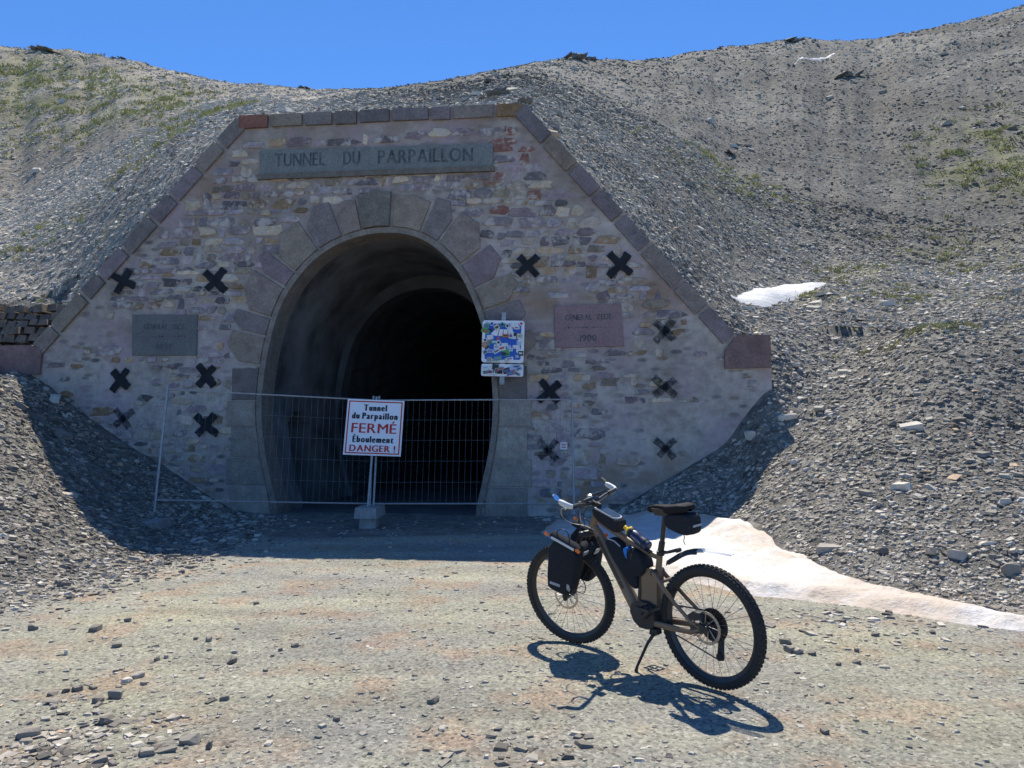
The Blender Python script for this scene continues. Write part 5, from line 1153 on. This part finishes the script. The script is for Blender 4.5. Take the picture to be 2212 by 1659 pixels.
for s, lab in ((1, 'black roll top fork bag with orange buckles on the near side of the front wheel'), (-1, 'black fork bag on the far side of the front wheel, mostly hidden')):
    e = carried('fork_bag', lab, 'bike bag', 'fork bags on the front wheel')
    y0, y1 = (.085, .20) if s == 1 else (-.20, -.085)
    rise = A_((-.012, .0)); body = pillow([TLp, TRp, TRp * .4 + BRp * .6 + A_((-.012, -.004)), BRp + A_((-.004, .03)), BRp + A_((.03, .0)), BLp + A_((-.03, -.004)), BLp + A_((.006, .03))], y0, y1, .09)
    P_(body, 'bag_body', 'fabric', e, True, True)
    ym = (y0 + y1) / 2; d_ = TLp - TRp
    rt = MB(); rt.tube([(TRp[0] - .0, ym, TRp[1] - .006), (TLp[0] + .0, ym, TLp[1] - .004)], .020, 10, .04); P_(rt, 'roll_top', 'fabric', e, True, True)
    t0, t1 = TRp + d_ * .12, TRp + d_ * .92
    yo = y1 - .012 if s == 1 else y0 + .012
    P_(MB().tube([(t0[0], yo + .004 * s, t0[1] - .006), (t1[0], yo + .004 * s, t1[1] - .006)], .010, 8, .004), 'closure_strip', 'white', e, True, True)
    for q in (TRp - d_ * .04, TLp + d_ * .06):
        bk_ = MB(); bk_.tube([(q[0] - d_[0] * .05, yo + .004 * s, q[1] - d_[1] * .07), (q[0], yo + .006 * s, q[1] + .004), (q[0] + d_[0] * .1, yo + .002 * s, q[1] + d_[1] * .1 - .002)], [.012, .016, .009], 8, .007); P_(bk_, 'buckle', 'orange', e, True, True)
    hd_ = MB(); q = TRp + d_ * .62; hd_.tube(smooth_curve([(q[0] - .05, ym, q[1] - .01), (q[0] - .045, ym, q[1] + .045), (q[0], ym, q[1] + .07), (q[0] + .04, ym, q[1] + .055), (q[0] + .05, ym, q[1] + .02)], 4), .004, 6); P_(hd_, 'handle_loop', 'black', e, True, True)
    if s == 1:
        q = BLp * .7 + BRp * .3 + A_((-.018, .048)); ddir = (BLp - BRp) / np.linalg.norm(BLp - BRp); up2 = A_((-ddir[1], ddir[0]))
        pl_ = MB(); pp = [q - ddir * .045, q + ddir * .045, q + ddir * .045 + up2 * .022, q - ddir * .045 + up2 * .022]; pl_.prism(pp, sidef, y1 - .012, y1 + .003, .1); P_(pl_, 'badge', 'greytrim', e, False, True)
        q = BRp + A_((-.014, .06)); P_(MB().prism([q, q + A_((.012, -.02)), q + A_((.03, .0)), q + A_((.022, .04)), q + A_((0, .03))], sidef, y1 - .02, y1 + .001, .1), 'reflector_patch', 'greytrim', e, False, True)
    P_(MB().box((1.12, .078 * s, .60), (.03, .012, .28), [(.914, 0, -.407), (0, 1, 0), (.407, 0, .914)]), 'mount_cage', 'blackmetal', e, False, True)
# roll of waterproof strapped between the fork crown and the bags
rl_ = carried('rolled_jacket', 'dark roll with pale flaps strapped behind the fork crown', 'rolled jacket')
P_(MB().tube([(1.055, -.11, .70), (1.05, 0, .715), (1.06, .07, .70)], [.045, .055, .045], 14), 'roll', 'fabric', rl_, True, True)
for q in ((1.01, .06, .70), (.985, -.06, .685)): P_(MB().box(q, (.05, .05, .006), [(.6, .2, .77), (0, 1, -.2), (-.77, 0, .6)]), 'flap', 'greytrim', rl_, False, True)
# top tube bag with window
tb = carried('phone_bag', 'black top tube bag with a clear phone window behind the handlebar', 'bike bag')
P_(pillow([(.915, 1.03), (.69, .957), (.675, .935), (.69, .872), (.72, .872), (.90, .955)], -.05, .05, .07), 'bag_body', 'fabric', tb)
T0, T1 = A_((.905, 1.0295)), A_((.692, .959)); dd = (T1 - T0) / np.linalg.norm(T1 - T0); un = A_((dd[1], -dd[0])); un = un if un[1] > 0 else -un
def topplate(l0, l1, hw, lift):
    pts = rrect(l1 - l0, 2 * hw, hw * .8, 5); m = MB(); c = T0 + dd * (l0 + l1) / 2
    fr_ = lambda u, v, h: (c[0] + dd[0] * u + un[0] * (h + lift), v, c[1] + dd[1] * u + un[1] * (h + lift))
    return m.prism(pts, fr_, -.012, 0.0, .03)
P_(topplate(.0, .222, .046, .005), 'zip_rim', 'greytrim', tb); P_(topplate(.012, .21, .039, .008), 'window', 'window', tb)
# bottle
bt = carried('water_bottle', 'dark navy drinks bottle with a yellow cap strapped above the top tube', 'bottle')
p0, p1 = A_((.437, .02, .802)), A_((.632, .02, .912)); ax_ = (p1 - p0) / np.linalg.norm(p1 - p0); Lb_ = np.linalg.norm(p1 - p0)
P_(MB().lathe(p0, ax_, [(0, 0), (.030, .0), (.036, .006), (.0365, .06), (.034, .075), (.0365, .09), (.0365, .135), (.030, .155)], 28), 'bottle_body', 'navy', bt)
P_(MB().lathe(p0, ax_, [(.030, .153), (.0375, .156), (.0375, .172), (.032, .176)], 28), 'collar', 'black', bt)
P_(MB().lathe(p0, ax_, [(.033, .174), (.033, .186), (.018, .198), (.011, .202), (.011, .214), (.014, .217), (.013, .228), (0, .23)], 24), 'cap', 'yellow', bt)
tx = MB()
side = A_((0, 1, 0)); upb = np.cross(ax_, side)
def wrap(x, y): t = y / .0372; return p0 + ax_ * (.085 - x) + (side * math.cos(t) - upb * math.sin(t)) * .0372
for k, xx in enumerate(np.linspace(-.045, .045, 9)):      # the bottle's pale lettering, too small to read
    yy = -.004 + .003 * (k % 2); hh = .006
    tx.add([wrap(xx - .003, yy - hh), wrap(xx + .002, yy - hh), wrap(xx + .002 + .002 * (k % 3), yy + hh), wrap(xx - .003, yy + hh * .6)], [(0, 1, 2, 3)])
P_(tx, 'bottle_marks', 'greytrim', bt, False)
cg = MB(); cg.lathe(p0 + ax_ * .04, ax_, [(.0375, -.006), (.039, -.006), (.039, .006), (.0375, .006)], 24); cg.tube([p0 + A_((-.005, 0, -.04)), p0 + ax_ * .13 + A_((0, 0, -.045))], .006, 8); P_(cg, 'bottle_cage', 'black', bt)
# frame bag and pouch
fb = carried('frame_bag', 'long black bag strapped along the upper side of the down tube', 'bike bag')
P_(pillow([(.815, .815), (.735, .835), (.66, .80), (.56, .66), (.525, .545), (.57, .50), (.66, .60), (.78, .735)], -.046, .05, .12), 'bag_body', 'fabric', fb)
P_(MB().tube([(.775, .047, .826), (.71, .05, .815), (.66, .05, .785)], .006, 8, .004), 'piping', 'greytrim', fb)
P_(pillow([(.635, .775), (.60, .795), (.585, .74), (.60, .70)], .0, .062, .12), 'blue_lining', 'bluecloth', fb)
pc_ = carried('tool_pouch', 'round black pouch hanging under the bottle in the frame', 'pouch')
P_(pillow([(.615, .765), (.56, .79), (.49, .765), (.452, .70), (.455, .645), (.50, .60), (.56, .60), (.60, .68)], -.05, .066, .2), 'pouch_body', 'fabric', pc_)
P_(MB().tube([(.53, .05, .80), (.55, .066, .75), (.57, .06, .66)], .006, 8, .003), 'strap', 'black', pc_)
# saddle bag
sb_ = carried('saddle_bag', 'small black saddle bag with a grey stripe hanging behind the seat post', 'bike bag')
P_(pillow([(.275, 1.025), (.20, 1.042), (.09, 1.05), (.062, 1.03), (.058, .94), (.085, .915), (.16, .92), (.27, .955)], -.062, .062, .12), 'bag_body', 'fabric', sb_)
P_(MB().prism([(.068, .965), (.125, .97), (.125, .98), (.068, .976)], sidef, .05, .060, .02), 'stripe', 'greytrim', sb_, False)
rr_ = MB(); rr_.prism([(-.04, .0), (.04, .0), (.04, .014), (-.04, .014)], lambda u, v, h: (.0545 - h, u, .97 + v), 0, .003); P_(rr_, 'rear_stripe', 'greytrim', sb_, False)
P_(MB().tube(smooth_curve([(.17, .0, .925), (.15, .01, .90), (.155, .012, .87), (.145, .012, .85)], 4), .003, 6), 'strap_end', 'black', sb_)
P_(MB().tube([(.305, 0, .985), (.28, .03, .985), (.22, .05, .985)], .01, 8, .003), 'post_strap', 'black', sb_)
